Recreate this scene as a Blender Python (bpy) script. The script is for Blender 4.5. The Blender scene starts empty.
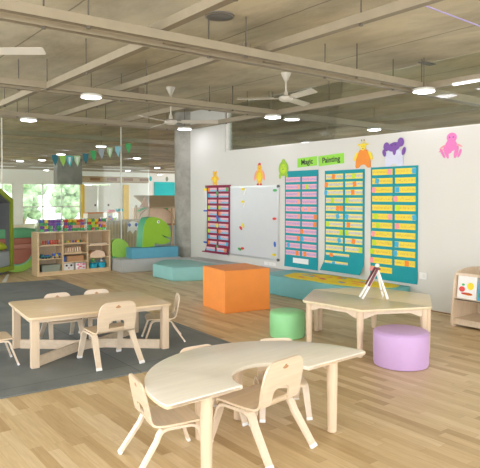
import bpy, bmesh, math, random
from mathutils import Vector, Matrix
PI = math.pi
R = math.radians
random.seed(7)
sc = bpy.context.scene
COL = sc.collection

# ------------------------------------------------------------------ materials
def new_mat(name):
    m = bpy.data.materials.new(name); m.use_nodes = True
    nt = m.node_tree
    return m, nt, nt.nodes['Principled BSDF']

def setp(b, **k):
    for n, v in k.items():
        n = n.replace('_', ' ')
        if n in b.inputs: b.inputs[n].default_value = v

def C4(c): return (c[0], c[1], c[2], 1.0)

def plain(name, c, rough=.5, var=.06, scale=6., metal=0., bump=0., coat=0., stretch=(1, 1, 1)):
    """principled with a gentle procedural variation of its own colour"""
    m, nt, b = new_mat(name)
    tc = nt.nodes.new('ShaderNodeTexCoord'); mp = nt.nodes.new('ShaderNodeMapping')
    mp.inputs['Scale'].default_value = stretch
    nz = nt.nodes.new('ShaderNodeTexNoise'); nz.inputs['Scale'].default_value = scale; nz.inputs['Detail'].default_value = 4
    rp = nt.nodes.new('ShaderNodeValToRGB')
    rp.color_ramp.elements[0].position = .3; rp.color_ramp.elements[1].position = .7
    rp.color_ramp.elements[0].color = C4([max(0, x*(1-var)) for x in c]); rp.color_ramp.elements[1].color = C4([min(1, x*(1+var)) for x in c])
    L = nt.links.new
    L(tc.outputs['Object'], mp.inputs['Vector']); L(mp.outputs[0], nz.inputs['Vector']); L(nz.outputs['Fac'], rp.inputs[0]); L(rp.outputs[0], b.inputs['Base Color'])
    setp(b, Roughness=rough, Metallic=metal, Coat_Weight=coat)
    if bump:
        bp = nt.nodes.new('ShaderNodeBump'); bp.inputs['Strength'].default_value = bump; bp.inputs['Distance'].default_value = .01
        L(nz.outputs['Fac'], bp.inputs['Height']); L(bp.outputs[0], b.inputs['Normal'])
    return m

def wood(name, c, rough=.35, dark=.14, axis='X', scale=1.0):
    m, nt, b = new_mat(name)
    L = nt.links.new
    tc = nt.nodes.new('ShaderNodeTexCoord'); mp = nt.nodes.new('ShaderNodeMapping')
    s = {'X': (2, 22, 22), 'Y': (22, 2, 22), 'Z': (22, 22, 2)}[axis]
    mp.inputs['Scale'].default_value = [v*scale for v in s]
    nz = nt.nodes.new('ShaderNodeTexNoise'); nz.inputs['Scale'].default_value = 1.6; nz.inputs['Detail'].default_value = 6; nz.inputs['Distortion'].default_value = .6
    rp = nt.nodes.new('ShaderNodeValToRGB')
    rp.color_ramp.elements[0].position = .3; rp.color_ramp.elements[1].position = .72
    rp.color_ramp.elements[0].color = C4([x*(1-dark) for x in c]); rp.color_ramp.elements[1].color = C4([min(1, x*(1+dark*.4)) for x in c])
    L(tc.outputs['Object'], mp.inputs['Vector']); L(mp.outputs[0], nz.inputs['Vector']); L(nz.outputs['Fac'], rp.inputs[0]); L(rp.outputs[0], b.inputs['Base Color'])
    setp(b, Roughness=rough, Coat_Weight=.25, Coat_Roughness=.15)
    return m

def emit(name, c, s):
    m, nt, b = new_mat(name)
    setp(b, Base_Color=C4(c), Emission_Color=C4(c), Emission_Strength=s)
    return m

def glassy(name, tint, refl=.12, rough=.02):
    m = bpy.data.materials.new(name); m.use_nodes = True; nt = m.node_tree; nt.nodes.clear()
    o = nt.nodes.new('ShaderNodeOutputMaterial'); t = nt.nodes.new('ShaderNodeBsdfTransparent'); g = nt.nodes.new('ShaderNodeBsdfGlossy')
    mx = nt.nodes.new('ShaderNodeMixShader'); fr = nt.nodes.new('ShaderNodeFresnel'); mu = nt.nodes.new('ShaderNodeMath')
    mu.operation = 'MULTIPLY'; mu.inputs[1].default_value = refl/.04*.5; fr.inputs['IOR'].default_value = 1.45
    t.inputs[0].default_value = C4(tint); g.inputs['Roughness'].default_value = rough
    L = nt.links.new
    L(fr.outputs[0], mu.inputs[0]); L(mu.outputs[0], mx.inputs[0]); L(t.outputs[0], mx.inputs[1]); L(g.outputs[0], mx.inputs[2]); L(mx.outputs[0], o.inputs[0])
    return m

def floor_mat():
    m, nt, b = new_mat('oak_parquet'); L = nt.links.new
    def mth(op, a, b_=None, c=None):
        n = nt.nodes.new('ShaderNodeMath'); n.operation = op
        for i, v in enumerate((a, b_, c)):
            if v is None: continue
            if isinstance(v, (int, float)): n.inputs[i].default_value = v
            else: L(v, n.inputs[i])
        return n.outputs[0]
    tc = nt.nodes.new('ShaderNodeTexCoord'); sp = nt.nodes.new('ShaderNodeSeparateXYZ'); L(tc.outputs['Object'], sp.inputs[0])
    W, LN = .075, .72
    xr = mth('DIVIDE', sp.outputs[0], W); row = mth('FLOOR', xr)
    wn = nt.nodes.new('ShaderNodeTexWhiteNoise'); wn.noise_dimensions = '1D'; L(row, wn.inputs['W'])
    yy = mth('ADD', mth('DIVIDE', sp.outputs[1], LN), mth('MULTIPLY', wn.outputs['Value'], 7.3)); colm = mth('FLOOR', yy)
    cb = nt.nodes.new('ShaderNodeCombineXYZ'); L(row, cb.inputs[0]); L(colm, cb.inputs[1])
    w2 = nt.nodes.new('ShaderNodeTexWhiteNoise'); w2.noise_dimensions = '2D'; L(cb.outputs[0], w2.inputs['Vector'])
    mp = nt.nodes.new('ShaderNodeMapping'); mp.inputs['Scale'].default_value = (34, 3.0, 1); L(tc.outputs['Object'], mp.inputs['Vector'])
    nz = nt.nodes.new('ShaderNodeTexNoise'); nz.noise_dimensions = '4D'; nz.inputs['Scale'].default_value = 1.3; nz.inputs['Detail'].default_value = 6; nz.inputs['Distortion'].default_value = 1.0
    L(mp.outputs[0], nz.inputs['Vector']); L(mth('MULTIPLY', w2.outputs['Value'], 40), nz.inputs['W'])
    rp = nt.nodes.new('ShaderNodeValToRGB'); e = rp.color_ramp.elements
    e[0].position = 0; e[0].color = C4(FLOORC[0]); e[1].position = 1; e[1].color = C4(FLOORC[3])
    x = e.new(.3); x.color = C4(FLOORC[1]); x = e.new(.72); x.color = C4(FLOORC[2])
    L(w2.outputs['Value'], rp.inputs[0])
    mixn = nt.nodes.new('ShaderNodeMix'); mixn.data_type = 'RGBA'; mixn.blend_type = 'MULTIPLY'; mixn.inputs[0].default_value = 1
    r2 = nt.nodes.new('ShaderNodeValToRGB'); r2.color_ramp.elements[0].position = .3; r2.color_ramp.elements[0].color = (.86, .82, .76, 1); r2.color_ramp.elements[1].position = .62; r2.color_ramp.elements[1].color = (1, 1, 1, 1)
    L(nz.outputs['Fac'], r2.inputs[0]); L(rp.outputs[0], mixn.inputs[6]); L(r2.outputs[0], mixn.inputs[7])
    # seams
    fx = mth('FRACT', xr); fy = mth('FRACT', yy)
    ex = mth('LESS_THAN', mth('MINIMUM', fx, mth('SUBTRACT', 1, fx)), .012); ey = mth('LESS_THAN', mth('MINIMUM', fy, mth('SUBTRACT', 1, fy)), .002)
    sm = mth('MULTIPLY', mth('MAXIMUM', ex, ey), .3)
    m3 = nt.nodes.new('ShaderNodeMix'); m3.data_type = 'RGBA'; L(sm, m3.inputs[0]); L(mixn.outputs[2], m3.inputs[6]); m3.inputs[7].default_value = (.20, .13, .07, 1)
    L(m3.outputs[2], b.inputs['Base Color'])
    setp(b, Roughness=.42, Coat_Weight=.05, Coat_Roughness=.3)
    return m

def concrete(name, c, dark, scale=.8, board=False, bump=.2):
    m, nt, b = new_mat(name); L = nt.links.new
    tc = nt.nodes.new('ShaderNodeTexCoord')
    n1 = nt.nodes.new('ShaderNodeTexNoise'); n1.inputs['Scale'].default_value = scale; n1.inputs['Detail'].default_value = 9; n1.inputs['Roughness'].default_value = .66; n1.inputs['Distortion'].default_value = .3
    mp = nt.nodes.new('ShaderNodeMapping'); mp.inputs['Scale'].default_value = (1.2, .5, 1) if board else (1, 1, 1)
    L(tc.outputs['Object'], mp.inputs['Vector']); L(mp.outputs[0], n1.inputs['Vector'])
    rp = nt.nodes.new('ShaderNodeValToRGB'); e = rp.color_ramp.elements
    e[0].position = .36; e[0].color = C4(dark); e[1].position = .60; e[1].color = C4(c)
    L(n1.outputs['Fac'], rp.inputs[0])
    out = rp.outputs[0]
    if board:
        # panel joints of the formwork, running along Y every 1.45 m
        sp = nt.nodes.new('ShaderNodeSeparateXYZ'); L(tc.outputs['Object'], sp.inputs[0])
        def mth(op, a, v):
            n = nt.nodes.new('ShaderNodeMath'); n.operation = op; L(a, n.inputs[0]); n.inputs[1].default_value = v; return n.outputs[0]
        n3 = nt.nodes.new('ShaderNodeTexNoise'); n3.inputs['Scale'].default_value = 2.5; L(tc.outputs['Object'], n3.inputs['Vector'])
        ad = nt.nodes.new('ShaderNodeMath'); ad.operation = 'ADD'; L(sp.outputs[0], ad.inputs[0]); L(mth('MULTIPLY', n3.outputs['Fac'], .03), ad.inputs[1])
        fx = mth('FRACT', mth('DIVIDE', mth('ADD', ad.outputs[0], 1.47), 1.83), 0)
        lt = mth('LESS_THAN', fx, .011)
        mx = nt.nodes.new('ShaderNodeMix'); mx.data_type = 'RGBA'; L(mth('MULTIPLY', lt, .6), mx.inputs[0]); L(out, mx.inputs[6]); mx.inputs[7].default_value = (.07, .06, .045, 1)
        out = mx.outputs[2]
        # a few brownish patches
        n4 = nt.nodes.new('ShaderNodeTexNoise'); n4.inputs['Scale'].default_value = .45; n4.inputs['Detail'].default_value = 5; L(tc.outputs['Object'], n4.inputs['Vector'])
        r4 = nt.nodes.new('ShaderNodeValToRGB'); r4.color_ramp.elements[0].position = .45; r4.color_ramp.elements[0].color = (1, 1, 1, 1); r4.color_ramp.elements[1].position = .7; r4.color_ramp.elements[1].color = (.78, .72, .6, 1)
        L(n4.outputs['Fac'], r4.inputs[0])
        m4 = nt.nodes.new('ShaderNodeMix'); m4.data_type = 'RGBA'; m4.blend_type = 'MULTIPLY'; m4.inputs[0].default_value = 1; L(out, m4.inputs[6]); L(r4.outputs[0], m4.inputs[7]); out = m4.outputs[2]
    L(out, b.inputs['Base Color'])
    bp = nt.nodes.new('ShaderNodeBump'); bp.inputs['Strength'].default_value = bump; bp.inputs['Distance'].default_value = .02
    L(n1.outputs['Fac'], bp.inputs['Height']); L(bp.outputs[0], b.inputs['Normal'])
    setp(b, Roughness=.8)
    return m

def felt_tiles(name, c):
    """dark foam mat: tile seams, faint scuffs"""
    m, nt, b = new_mat(name); L = nt.links.new
    tc = nt.nodes.new('ShaderNodeTexCoord')
    br = nt.nodes.new('ShaderNodeTexBrick'); br.offset = 0; br.inputs['Scale'].default_value = 1
    br.inputs['Brick Width'].default_value = 1.2; br.inputs['Row Height'].default_value = 1.2; br.inputs['Mortar Size'].default_value = .006; br.inputs['Bias'].default_value = 0
    br.inputs['Color1'].default_value = C4([x*.9 for x in c]); br.inputs['Color2'].default_value = C4([x*1.12 for x in c]); br.inputs['Mortar'].default_value = C4([x*.6 for x in c])
    L(tc.outputs['Object'], br.inputs['Vector'])
    nz = nt.nodes.new('ShaderNodeTexNoise'); nz.inputs['Scale'].default_value = 1.6; nz.inputs['Detail'].default_value = 7; nz.inputs['Distortion'].default_value = 1.2; L(tc.outputs['Object'], nz.inputs['Vector'])
    r = nt.nodes.new('ShaderNodeValToRGB'); r.color_ramp.elements[0].position = .35; r.color_ramp.elements[0].color = (.86, .88, .9, 1); r.color_ramp.elements[1].position = .75; r.color_ramp.elements[1].color = (1.25, 1.25, 1.22, 1)
    L(nz.outputs['Fac'], r.inputs[0])
    mx = nt.nodes.new('ShaderNodeMix'); mx.data_type = 'RGBA'; mx.blend_type = 'MULTIPLY'; mx.inputs[0].default_value = 1; L(br.outputs[0], mx.inputs[6]); L(r.outputs[0], mx.inputs[7])
    L(mx.outputs[2], b.inputs['Base Color']); setp(b, Roughness=.6)
    return m

def card_mat(name, c1, c2, ink, split=None):
    """paper strip with rows of illegible handwriting; Generated coords: y along the strip, z up"""
    m, nt, b = new_mat(name); L = nt.links.new
    tc = nt.nodes.new('ShaderNodeTexCoord'); sp = nt.nodes.new('ShaderNodeSeparateXYZ'); L(tc.outputs['Generated'], sp.inputs[0])
    r = nt.nodes.new('ShaderNodeValToRGB'); r.color_ramp.interpolation = 'CONSTANT'
    e = r.color_ramp.elements; e[0].position = 0; e[0].color = C4(c1); e[1].position = split if split else .5; e[1].color = C4(c2)
    if split is None:
        e[1].position = .27; e[1].color = C4(c2); x = e.new(.75); x.color = C4(c1)
    L(sp.outputs[2], r.inputs[0])
    nz = nt.nodes.new('ShaderNodeTexNoise'); nz.inputs['Scale'].default_value = 1; nz.inputs['Detail'].default_value = 2
    mp = nt.nodes.new('ShaderNodeMapping'); mp.inputs['Scale'].default_value = (0, 90, 40); L(tc.outputs['Object'], mp.inputs['Vector']); L(mp.outputs[0], nz.inputs['Vector'])
    gt = nt.nodes.new('ShaderNodeMath'); gt.operation = 'GREATER_THAN'; gt.inputs[1].default_value = .52; L(nz.outputs['Fac'], gt.inputs[0])
    # only inside the middle band
    s1 = nt.nodes.new('ShaderNodeMath'); s1.operation = 'COMPARE'; s1.inputs[1].default_value = .5; s1.inputs[2].default_value = .24; L(sp.outputs[2], s1.inputs[0])
    mu = nt.nodes.new('ShaderNodeMath'); mu.operation = 'MULTIPLY'; L(gt.outputs[0], mu.inputs[0]); L(s1.outputs[0], mu.inputs[1])
    mu2 = nt.nodes.new('ShaderNodeMath'); mu2.operation = 'MULTIPLY'; mu2.inputs[1].default_value = .4; L(mu.outputs[0], mu2.inputs[0])
    mx = nt.nodes.new('ShaderNodeMix'); mx.data_type = 'RGBA'; L(mu2.outputs[0], mx.inputs[0]); L(r.outputs[0], mx.inputs[6]); mx.inputs[7].default_value = C4(ink)
    L(mx.outputs[2], b.inputs['Base Color']); setp(b, Roughness=.6)
    return m

FLOORC = ((.48, .335, .165), (.60, .45, .245), (.65, .505, .29), (.71, .57, .36))
M = {}
M['floor'] = floor_mat()
M['ceiling'] = concrete('cast_concrete_ceiling', (.62, .56, .41), (.38, .335, .24), .9, True)
M['column'] = concrete('concrete_column_grey', (.40, .385, .34), (.28, .27, .235), 3.0)
M['bulk'] = concrete('bulkhead_concrete', (.24, .24, .21), (.17, .17, .15), 2.0)
M['wall'] = plain('painted_wall', (.68, .675, .635), .6, .015, 1.5)
M['wallw'] = plain('white_wall', (.85, .86, .84), .6, .015, 1.5)
M['beige'] = plain('beige_wall', (.62, .64, .57), .6, .02, 1.5)
M['mat'] = felt_tiles('dark_foam_mat', (.165, .185, .19))
M['maple'] = wood('pale_maple', (.74, .61, .46), .36, .10, 'X')
M['mapleZ'] = wood('pale_maple_leg', (.72, .57, .41), .36, .10, 'Z')
M['tableT'] = wood('cream_laminate_top', (.82, .78, .68), .33, .06, 'X')
M['rectT'] = wood('honey_maple_top', (.74, .58, .37), .33, .14, 'X')
M['hexT'] = wood('varnished_maple_top', (.72, .61, .40), .33, .08, 'X')
M['chair'] = wood('bent_beech', (.80, .65, .47), .3, .12, 'X')
M['chairleg'] = wood('bent_beech_leg', (.75, .63, .49), .3, .08, 'Z')
M['edge'] = plain('edge_band', (.74, .56, .36), .45)
M['shelf'] = wood('shelf_maple', (.72, .54, .32), .4, .14, 'X')
M['shelfback'] = wood('shelf_back_panel', (.60, .48, .32), .5, .12, 'Z')
M['metal'] = plain('white_painted_metal', (.78, .77, .72), .4)
M['channel'] = plain('painted_channel', (.22, .18, .12), .5, .05)
M['channelw'] = plain('painted_channel_lip', (.34, .29, .205), .45, .05)
M['rod'] = plain('threaded_rod', (.14, .12, .09), .5)
M['orange_duct'] = plain('copper_conduit', (.50, .24, .10), .5)
M['black'] = plain('black', (.02, .02, .022), .5)
M['dark'] = plain('dark_grey_plastic', (.09, .09, .1), .5)
M['fan'] = plain('fan_enamel', (.62, .58, .50), .4, .03)
M['alu'] = plain('aluminium', (.60, .61, .62), .35, .03, 6, .6)
M['board'] = plain('whiteboard_enamel', (.62, .645, .67), .28, .01)
M['glass'] = glassy('partition_glass', (.93, .97, .94), .05)
M['clear'] = glassy('clear_plastic', (.975, .98, .98), .05, .08)
M['light'] = emit('diffuser_and_strip_glow', (.92, .88, 1.0), 3.8)  # real ceiling lamps, plus the added glow along the channel edge
M['lime_f'] = plain('lime_felt', (.27, .35, .02), .8, .05)
M['greyin'] = plain('grey_upholstery', (.17, .18, .19), .8)
M['pillow'] = plain('lime_pillow', (.42, .52, .03), .8)
M['mattress'] = plain('grey_blue_mattress', (.36, .42, .47), .7)
def col(n, c, r=.5, var=.05): M[n] = plain(n, c, r, var)
col('orange', (.86, .29, .05), .5, .03); col('teal_lt', (.27, .56, .54), .5, .03); col('blue_foam', (.10, .36, .50), .5, .03); col('grey_foam', (.44, .46, .45), .5, .03)
col('teal_plat', (.16, .47, .50), .5, .03); col('green_pouf', (.28, .66, .31), .45, .03); col('purple_pouf', (.54, .36, .64), .45, .03)
col('dino', (.30, .56, .035), .5, .03); col('dino_side', (.08, .42, .22), .5, .03); col('mouth', (.05, .09, .06), .5)
col('terra', (.40, .15, .10), .6); col('terra_lt', (.52, .24, .18), .6); col('green_slab', (.12, .42, .20), .6); col('lime', (.34, .62, .10), .5); col('mint', (.24, .60, .42), .5)
col('chart_teal', (.0, .30, .36), .7, .03); col('maroon', (.27, .015, .06), .7, .05)
col('yellow', (.88, .70, .02), .5); col('red', (.68, .05, .04), .45); col('blue', (.03, .12, .55), .45); col('green', (.05, .42, .12), .45); col('purple', (.24, .08, .45), .45)
col('pink', (.80, .25, .42), .5); col('salmon', (.86, .38, .30), .6); col('note_orange', (.87, .25, .02), .6); col('note_blue', (.05, .42, .68), .6); col('note_lime', (.50, .70, .02), .6); col('note_pink', (.86, .32, .36), .6)
col('white', (.85, .85, .84), .5, .01); col('cyan', (.02, .45, .66), .45); col('turq', (.0, .52, .56), .6, .03); col('peach', (.82, .62, .46), .6); col('tan', (.56, .42, .25), .6)
col('sign_green', (.30, .70, .06), .6); col('giraffe', (.86, .28, .03), .6); col('bear', (.88, .50, .03), .6); col('pink_cut', (.76, .20, .50), .6); col('violet_cut', (.20, .08, .38), .6); col('pale_lilac', (.66, .68, .84), .6)
col('lime_cut', (.32, .56, .04), .6); col('dgreen', (.02, .22, .16), .6); col('ltblue', (.28, .62, .72), .6); col('aqua', (.05, .55, .6), .6); col('ltgreen', (.45, .72, .40), .6); col('navyteal', (.02, .16, .20), .6)
col('steel_green', (.27, .31, .25), .6); col('brown', (.34, .17, .07), .5); col('brown_lt', (.46, .25, .12), .5); col('rattan', (.42, .36, .24), .7, .15); col('maroon_dk', (.16, .02, .03), .4); col('lavender', (.44, .38, .72), .5); col('yellow_frame', (.80, .52, .04), .5); col('greyblue', (.35, .42, .46), .6); col('roof', (.50, .40, .25), .6)
M['card_pink'] = card_mat('pink_card', (.82, .44, .50), (.62, .42, .66), (.25, .12, .3))
M['card_yg'] = card_mat('yellow_grey_card', (.82, .74, .14), (.60, .62, .58), (.18, .18, .25))
M['card_y'] = card_mat('yellow_card', (.86, .68, .05), (.84, .66, .06), (.22, .18, .10))
M['card_w'] = card_mat('pink_blue_card', (.28, .55, .76), (.84, .54, .60), (.25, .1, .2), .45)
M['leaf'] = plain('foliage', (.40, .50, .32), .7, .5, 3)
M['fabric'] = plain('yellow_play_cloth', (.88, .66, .02), .7, .05)

M['speaker_grey'] = plain('speaker_grey', (.17, .165, .15), .6)
# ------------------------------------------------------------------ mesh helpers
def link(name, me, mat, parent=None, smooth=None, loc=None, rz=0):
    o = bpy.data.objects.new(name, me); COL.objects.link(o)
    mats = mat if isinstance(mat, (list, tuple)) else [mat]
    for mm in mats: me.materials.append(M[mm] if isinstance(mm, str) else mm)
    if smooth is not None:
        for p in me.polygons: p.use_smooth = True
        me.set_sharp_from_angle(angle=R(smooth))
    if parent: o.parent = parent
    if loc is not None: o.location = loc
    if rz: o.rotation_euler.z = rz
    return o

def obj(name, bm, mat, parent=None, smooth=None, loc=None, rz=0):
    bmesh.ops.recalc_face_normals(bm, faces=bm.faces[:])
    me = bpy.data.meshes.new(name); bm.to_mesh(me); bm.free()
    return link(name, me, mat, parent, smooth, loc, rz)

def BM(): return bmesh.new()

def box(bm, x0, x1, y0, y1, z0, z1, bev=0., seg=2, mi=0, mtx=None):
    t = bmesh.new()
    vs = [t.verts.new(p) for p in ((x0, y0, z0), (x1, y0, z0), (x1, y1, z0), (x0, y1, z0), (x0, y0, z1), (x1, y0, z1), (x1, y1, z1), (x0, y1, z1))]
    for f in ((0, 3, 2, 1), (4, 5, 6, 7), (0, 1, 5, 4), (1, 2, 6, 5), (2, 3, 7, 6), (3, 0, 4, 7)): t.faces.new([vs[i] for i in f])
    if bev: bmesh.ops.bevel(t, geom=t.edges[:], offset=bev, segments=seg, affect='EDGES', profile=.5)
    merge(bm, t, mi, mtx)

def merge(bm, t, mi=0, mtx=None):
    if mtx is not None: bmesh.ops.transform(t, matrix=mtx, verts=t.verts[:])
    mp = {}
    for v in t.verts: mp[v] = bm.verts.new(v.co)
    for f in t.faces:
        try:
            nf = bm.faces.new([mp[v] for v in f.verts]); nf.material_index = mi
        except ValueError: pass
    t.free()

def prism(bm, pts, a0, a1, plane='XY', bev=0., seg=2, mi=0, mtx=None):
    """polygon pts extruded between a0 and a1 along the axis normal to the plane"""
    t = bmesh.new()
    def P3(p, a):
        return {'XY': (p[0], p[1], a), 'XZ': (p[0], a, p[1]), 'YZ': (a, p[0], p[1])}[plane]
    lo = [t.verts.new(P3(p, a0)) for p in pts]; hi = [t.verts.new(P3(p, a1)) for p in pts]
    t.faces.new(lo); t.faces.new(hi[::-1]); n = len(pts)
    caps = set()
    for i in range(n): t.faces.new((lo[i], lo[(i+1) % n], hi[(i+1) % n], hi[i]))
    bmesh.ops.recalc_face_normals(t, faces=t.faces[:])
    if bev:
        es = [e for e in t.edges if all(len(f.verts) == n for f in e.link_faces) is False and any(len(f.verts) == n and n > 4 or (f.normal.normalized().dot(Vector(P3((0, 0), 1)).normalized())**2 > .99) for f in e.link_faces)]
        bmesh.ops.bevel(t, geom=es, offset=bev, segments=seg, affect='EDGES', profile=.5)
    merge(bm, t, mi, mtx)

def lathe(bm, prof, n=24, c=(0, 0), mi=0, mtx=None):
    t = bmesh.new(); rings = []
    for r, z in prof:
        if r < 1e-6: rings.append([t.verts.new((c[0], c[1], z))])
        else: rings.append([t.verts.new((c[0]+r*math.cos(2*PI*i/n), c[1]+r*math.sin(2*PI*i/n), z)) for i in range(n)])
    for a, b in zip(rings, rings[1:]):
        for i in range(n):
            j = (i+1) % n
            if len(a) == 1 and len(b) == 1: continue
            if len(a) == 1: t.faces.new((a[0], b[i], b[j]))
            elif len(b) == 1: t.faces.new((a[i], a[j], b[0]))
            else: t.faces.new((a[i], a[j], b[j], b[i]))
    if len(rings[0]) > 1: t.faces.new(rings[0][::-1])
    if len(rings[-1]) > 1: t.faces.new(rings[-1])
    merge(bm, t, mi, mtx)

def tube(bm, pts, r, n=8, mi=0):
    t = bmesh.new(); rings = []; pts = [Vector(p) for p in pts]; k = len(pts)
    for i, p in enumerate(pts):
        d = (pts[min(i+1, k-1)]-pts[max(i-1, 0)]).normalized()
        up = Vector((0, 0, 1)) if abs(d.z) < .95 else Vector((1, 0, 0))
        u = d.cross(up).normalized(); w = u.cross(d)
        rr = r[i] if isinstance(r, (list, tuple)) else r
        rings.append([t.verts.new(p+(u*math.cos(2*PI*j/n)+w*math.sin(2*PI*j/n))*rr) for j in range(n)])
    for a, b in zip(rings, rings[1:]):
        for i in range(n): t.faces.new((a[i], a[(i+1) % n], b[(i+1) % n], b[i]))
    t.faces.new(rings[0][::-1]); t.faces.new(rings[-1])
    merge(bm, t, mi)

def strip(bm, path, w, th, mi=0, side=None):
    """flat ribbon (bent plywood): lateral axis X (or side), thickness normal to the path; w may be list"""
    t = bmesh.new(); path = [Vector(p) for p in path]; k = len(path); S = Vector(side) if side else Vector((1, 0, 0)); rings = []
    for i, p in enumerate(path):
        d = (path[min(i+1, k-1)]-path[max(i-1, 0)]).normalized()
        s = (S-d*S.dot(d)).normalized(); nrm = d.cross(s).normalized(); ww = w[i] if isinstance(w, (list, tuple)) else w
        rings.append([t.verts.new(p+s*a*ww/2+nrm*b*th/2) for a, b in ((-1, -1), (1, -1), (1, 1), (-1, 1))])
    for a, b in zip(rings, rings[1:]):
        for i in range(4): t.faces.new((a[i], a[(i+1) % 4], b[(i+1) % 4], b[i]))
    t.faces.new(rings[0][::-1]); t.faces.new(rings[-1])
    merge(bm, t, mi)

def fillet(pts, r, n=4, closed=True):
    """round the corners of a 2D polygon; r may be a list"""
    out = []; k = len(pts)
    for i in range(k):
        rr = r[i] if isinstance(r, (list, tuple)) else r
        p = Vector(pts[i]); a = Vector(pts[i-1])-p; b = Vector(pts[(i+1) % k])-p
        if rr <= 0: out.append((p.x, p.y)); continue
        l = min(rr, a.length*.49, b.length*.49); A = p+a.normalized()*l; B = p+b.normalized()*l
        for j in range(n+1):
            s = j/n; q = A*(1-s)**2+p*2*s*(1-s)+B*s*s; out.append((q.x, q.y))
    return out

def rrect(x0, x1, y0, y1, r, n=4): return fillet([(x0, y0), (x1, y0), (x1, y1), (x0, y1)], r, n)
def ell(cx, cy, rx, ry, n=16, rot=0):
    c, s = math.cos(rot), math.sin(rot)
    return [(cx+rx*math.cos(2*PI*i/n)*c-ry*math.sin(2*PI*i/n)*s, cy+rx*math.cos(2*PI*i/n)*s+ry*math.sin(2*PI*i/n)*c) for i in range(n)]

def empty(name, loc=(0, 0, 0), rz=0):
    o = bpy.data.objects.new(name, None); o.empty_display_size = .1; COL.objects.link(o); o.location = loc; o.rotation_euler.z = rz
    return o
def tag(o, label=None, cat=None, group=None, kind=None):
    if label: o['label'] = label
    if cat: o['category'] = cat
    if group: o['group'] = group
    if kind: o['kind'] = kind
    return o
def thing(name, label, cat, loc=(0, 0, 0), rz=0, group=None): return tag(empty(name, loc, rz), label, cat, group)
def struct(name, bm, mat, parent=None, smooth=None): return tag(obj(name, bm, mat, parent, smooth), kind='structure')
KIDS = {}
def copy_tree(o, parent=None):
    c = o.copy(); COL.objects.link(c); c.parent = parent
    for ch in [x for x in COL.objects if x.parent == o]: copy_tree(ch, c)
    return c
def dup(root, loc, rz, label, group=None):
    r = copy_tree(root); r.location = loc; r.rotation_euler = (0, 0, rz); r['label'] = label
    if group: r['group'] = group
    return r

# ------------------------------------------------------------------ the shell
SLAB = 3.4
WX = 6.85
b = BM(); box(b, -3, 24, -3, 34, -.2, 0); struct('floor', b, 'floor')
b = BM(); box(b, -3, 24, -3, 34, SLAB, SLAB+.25); struct('ceiling', b, 'ceiling')
# right wall with clerestory opening (Y -3..9.42, z 2.457..slab)
b = BM(); box(b, WX, WX+.16, -3, 11.1, 0, 2.457); box(b, WX, WX+.16, 9.42, 11.1, 2.457, SLAB); struct('wall_right', b, 'wall')
b = BM(); box(b, WX-.012, WX-.001, -3, 10.5, 0, .012); struct('baseboard_right', b, 'brown')
# clerestory glazing
fr = BM(); box(fr, WX+.03, WX+.11, 9.36, 9.42, 2.457, SLAB); box(fr, WX+.03, WX+.11, -3, 9.36, 2.457, 2.475)
for y in (3.4, .4): box(fr, WX+.06, WX+.08, y-.012, y+.012, 2.475, SLAB)
w = struct('window_1', fr, 'metal')
b = BM(); box(b, WX+.065, WX+.075, -3, 9.36, 2.475, SLAB-.01); obj('glass_pane', b, 'glass', w)
# far enclosing walls
def openwall_x(b, x0, x1, y0, y1, z0, z1): box(b, x0, x1, y0, y1, z0, z1)
FY = 33.0
b = BM()
box(b, -3, 24, FY, FY+.2, 2.32, SLAB); box(b, 15.35, 24, FY, FY+.2, 0, 2.32); box(b, 9.56, 10.03, FY, FY+.2, 0, 2.32); box(b, 13.45, 13.62, FY, FY+.2, 0, 2.32)
struct('wall_back', b, 'wallw')
# far windows: frames and panes
def far_window(n, x0, x1, z0, z1, bars, rails=()):
    f = BM(); y0, y1 = FY+.03, FY+.12
    box(f, x0, x1, y0, y1, z1-.05, z1); box(f, x0, x1, y0, y1, z0, z0+.05); box(f, x0, x0+.06, y0, y1, z0, z1); box(f, x1-.06, x1, y0, y1, z0, z1)
    for x in bars: box(f, x-.03, x+.03, y0, y1, z0, z1)
    for z in rails: box(f, x0, x1, y0, y1, z-.03, z+.03)
    w = struct('window_%d' % n, f, 'metal'); g = BM(); box(g, x0, x1, FY+.07, FY+.08, z0+.01, z1-.01); obj('glass_pane', g, 'glass', w)
far_window(2, 10.03, 13.45, 0, 2.32, (11.2, 12.3), (1.0,))
far_window(3, 5.2, 9.56, 0, 2.32, (6.6, 8.1), (1.0,))
# white doors with yellow posts at the back
def far_door(n, x0, x1):
    d = BM(); box(d, x0+.02, x1-.02, FY-.02, FY+.04, 0, 2.26); o = struct('door_%d' % n, d, 'white')
    h = BM(); box(h, x1-.22, x1-.14, FY-.08, FY-.02, 1.0, 1.12); obj('door_handle', h, 'dark', o)
far_door(1, 13.62, 14.5); far_door(2, 14.5, 15.35)
b = BM(); box(b, 13.42, 13.62, FY-.12, FY-.03, 0, 2.3); struct('trim_1', b, 'yellow_frame')
b = BM(); box(b, 16.15, 16.5, FY-.12, FY-.01, 0, 2.3); struct('trim_2', b, 'yellow_frame')
# concrete bulkhead beyond the glass
b = BM(); box(b, 8.38, 9.43, 23, 23.4, 2.08, SLAB-.001); tag(obj('concrete_bulkhead', b, 'bulk'), 'grey concrete bulkhead hanging from the ceiling above the distant window', 'bulkhead')
# duct
b = BM(); box(b, 9.83, 13.1, 24, 24.5, 2.2, 2.46, .05); d = tag(obj('air_duct', b, 'tan'), 'long tan air duct under the ceiling beyond the glass', 'duct')
b = BM()
for x in (10.2, 11.0, 11.8, 12.6): box(b, x, x+.45, 23.97, 23.995, 2.27, 2.4)
obj('duct_grille', b, 'brown', d)
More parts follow.
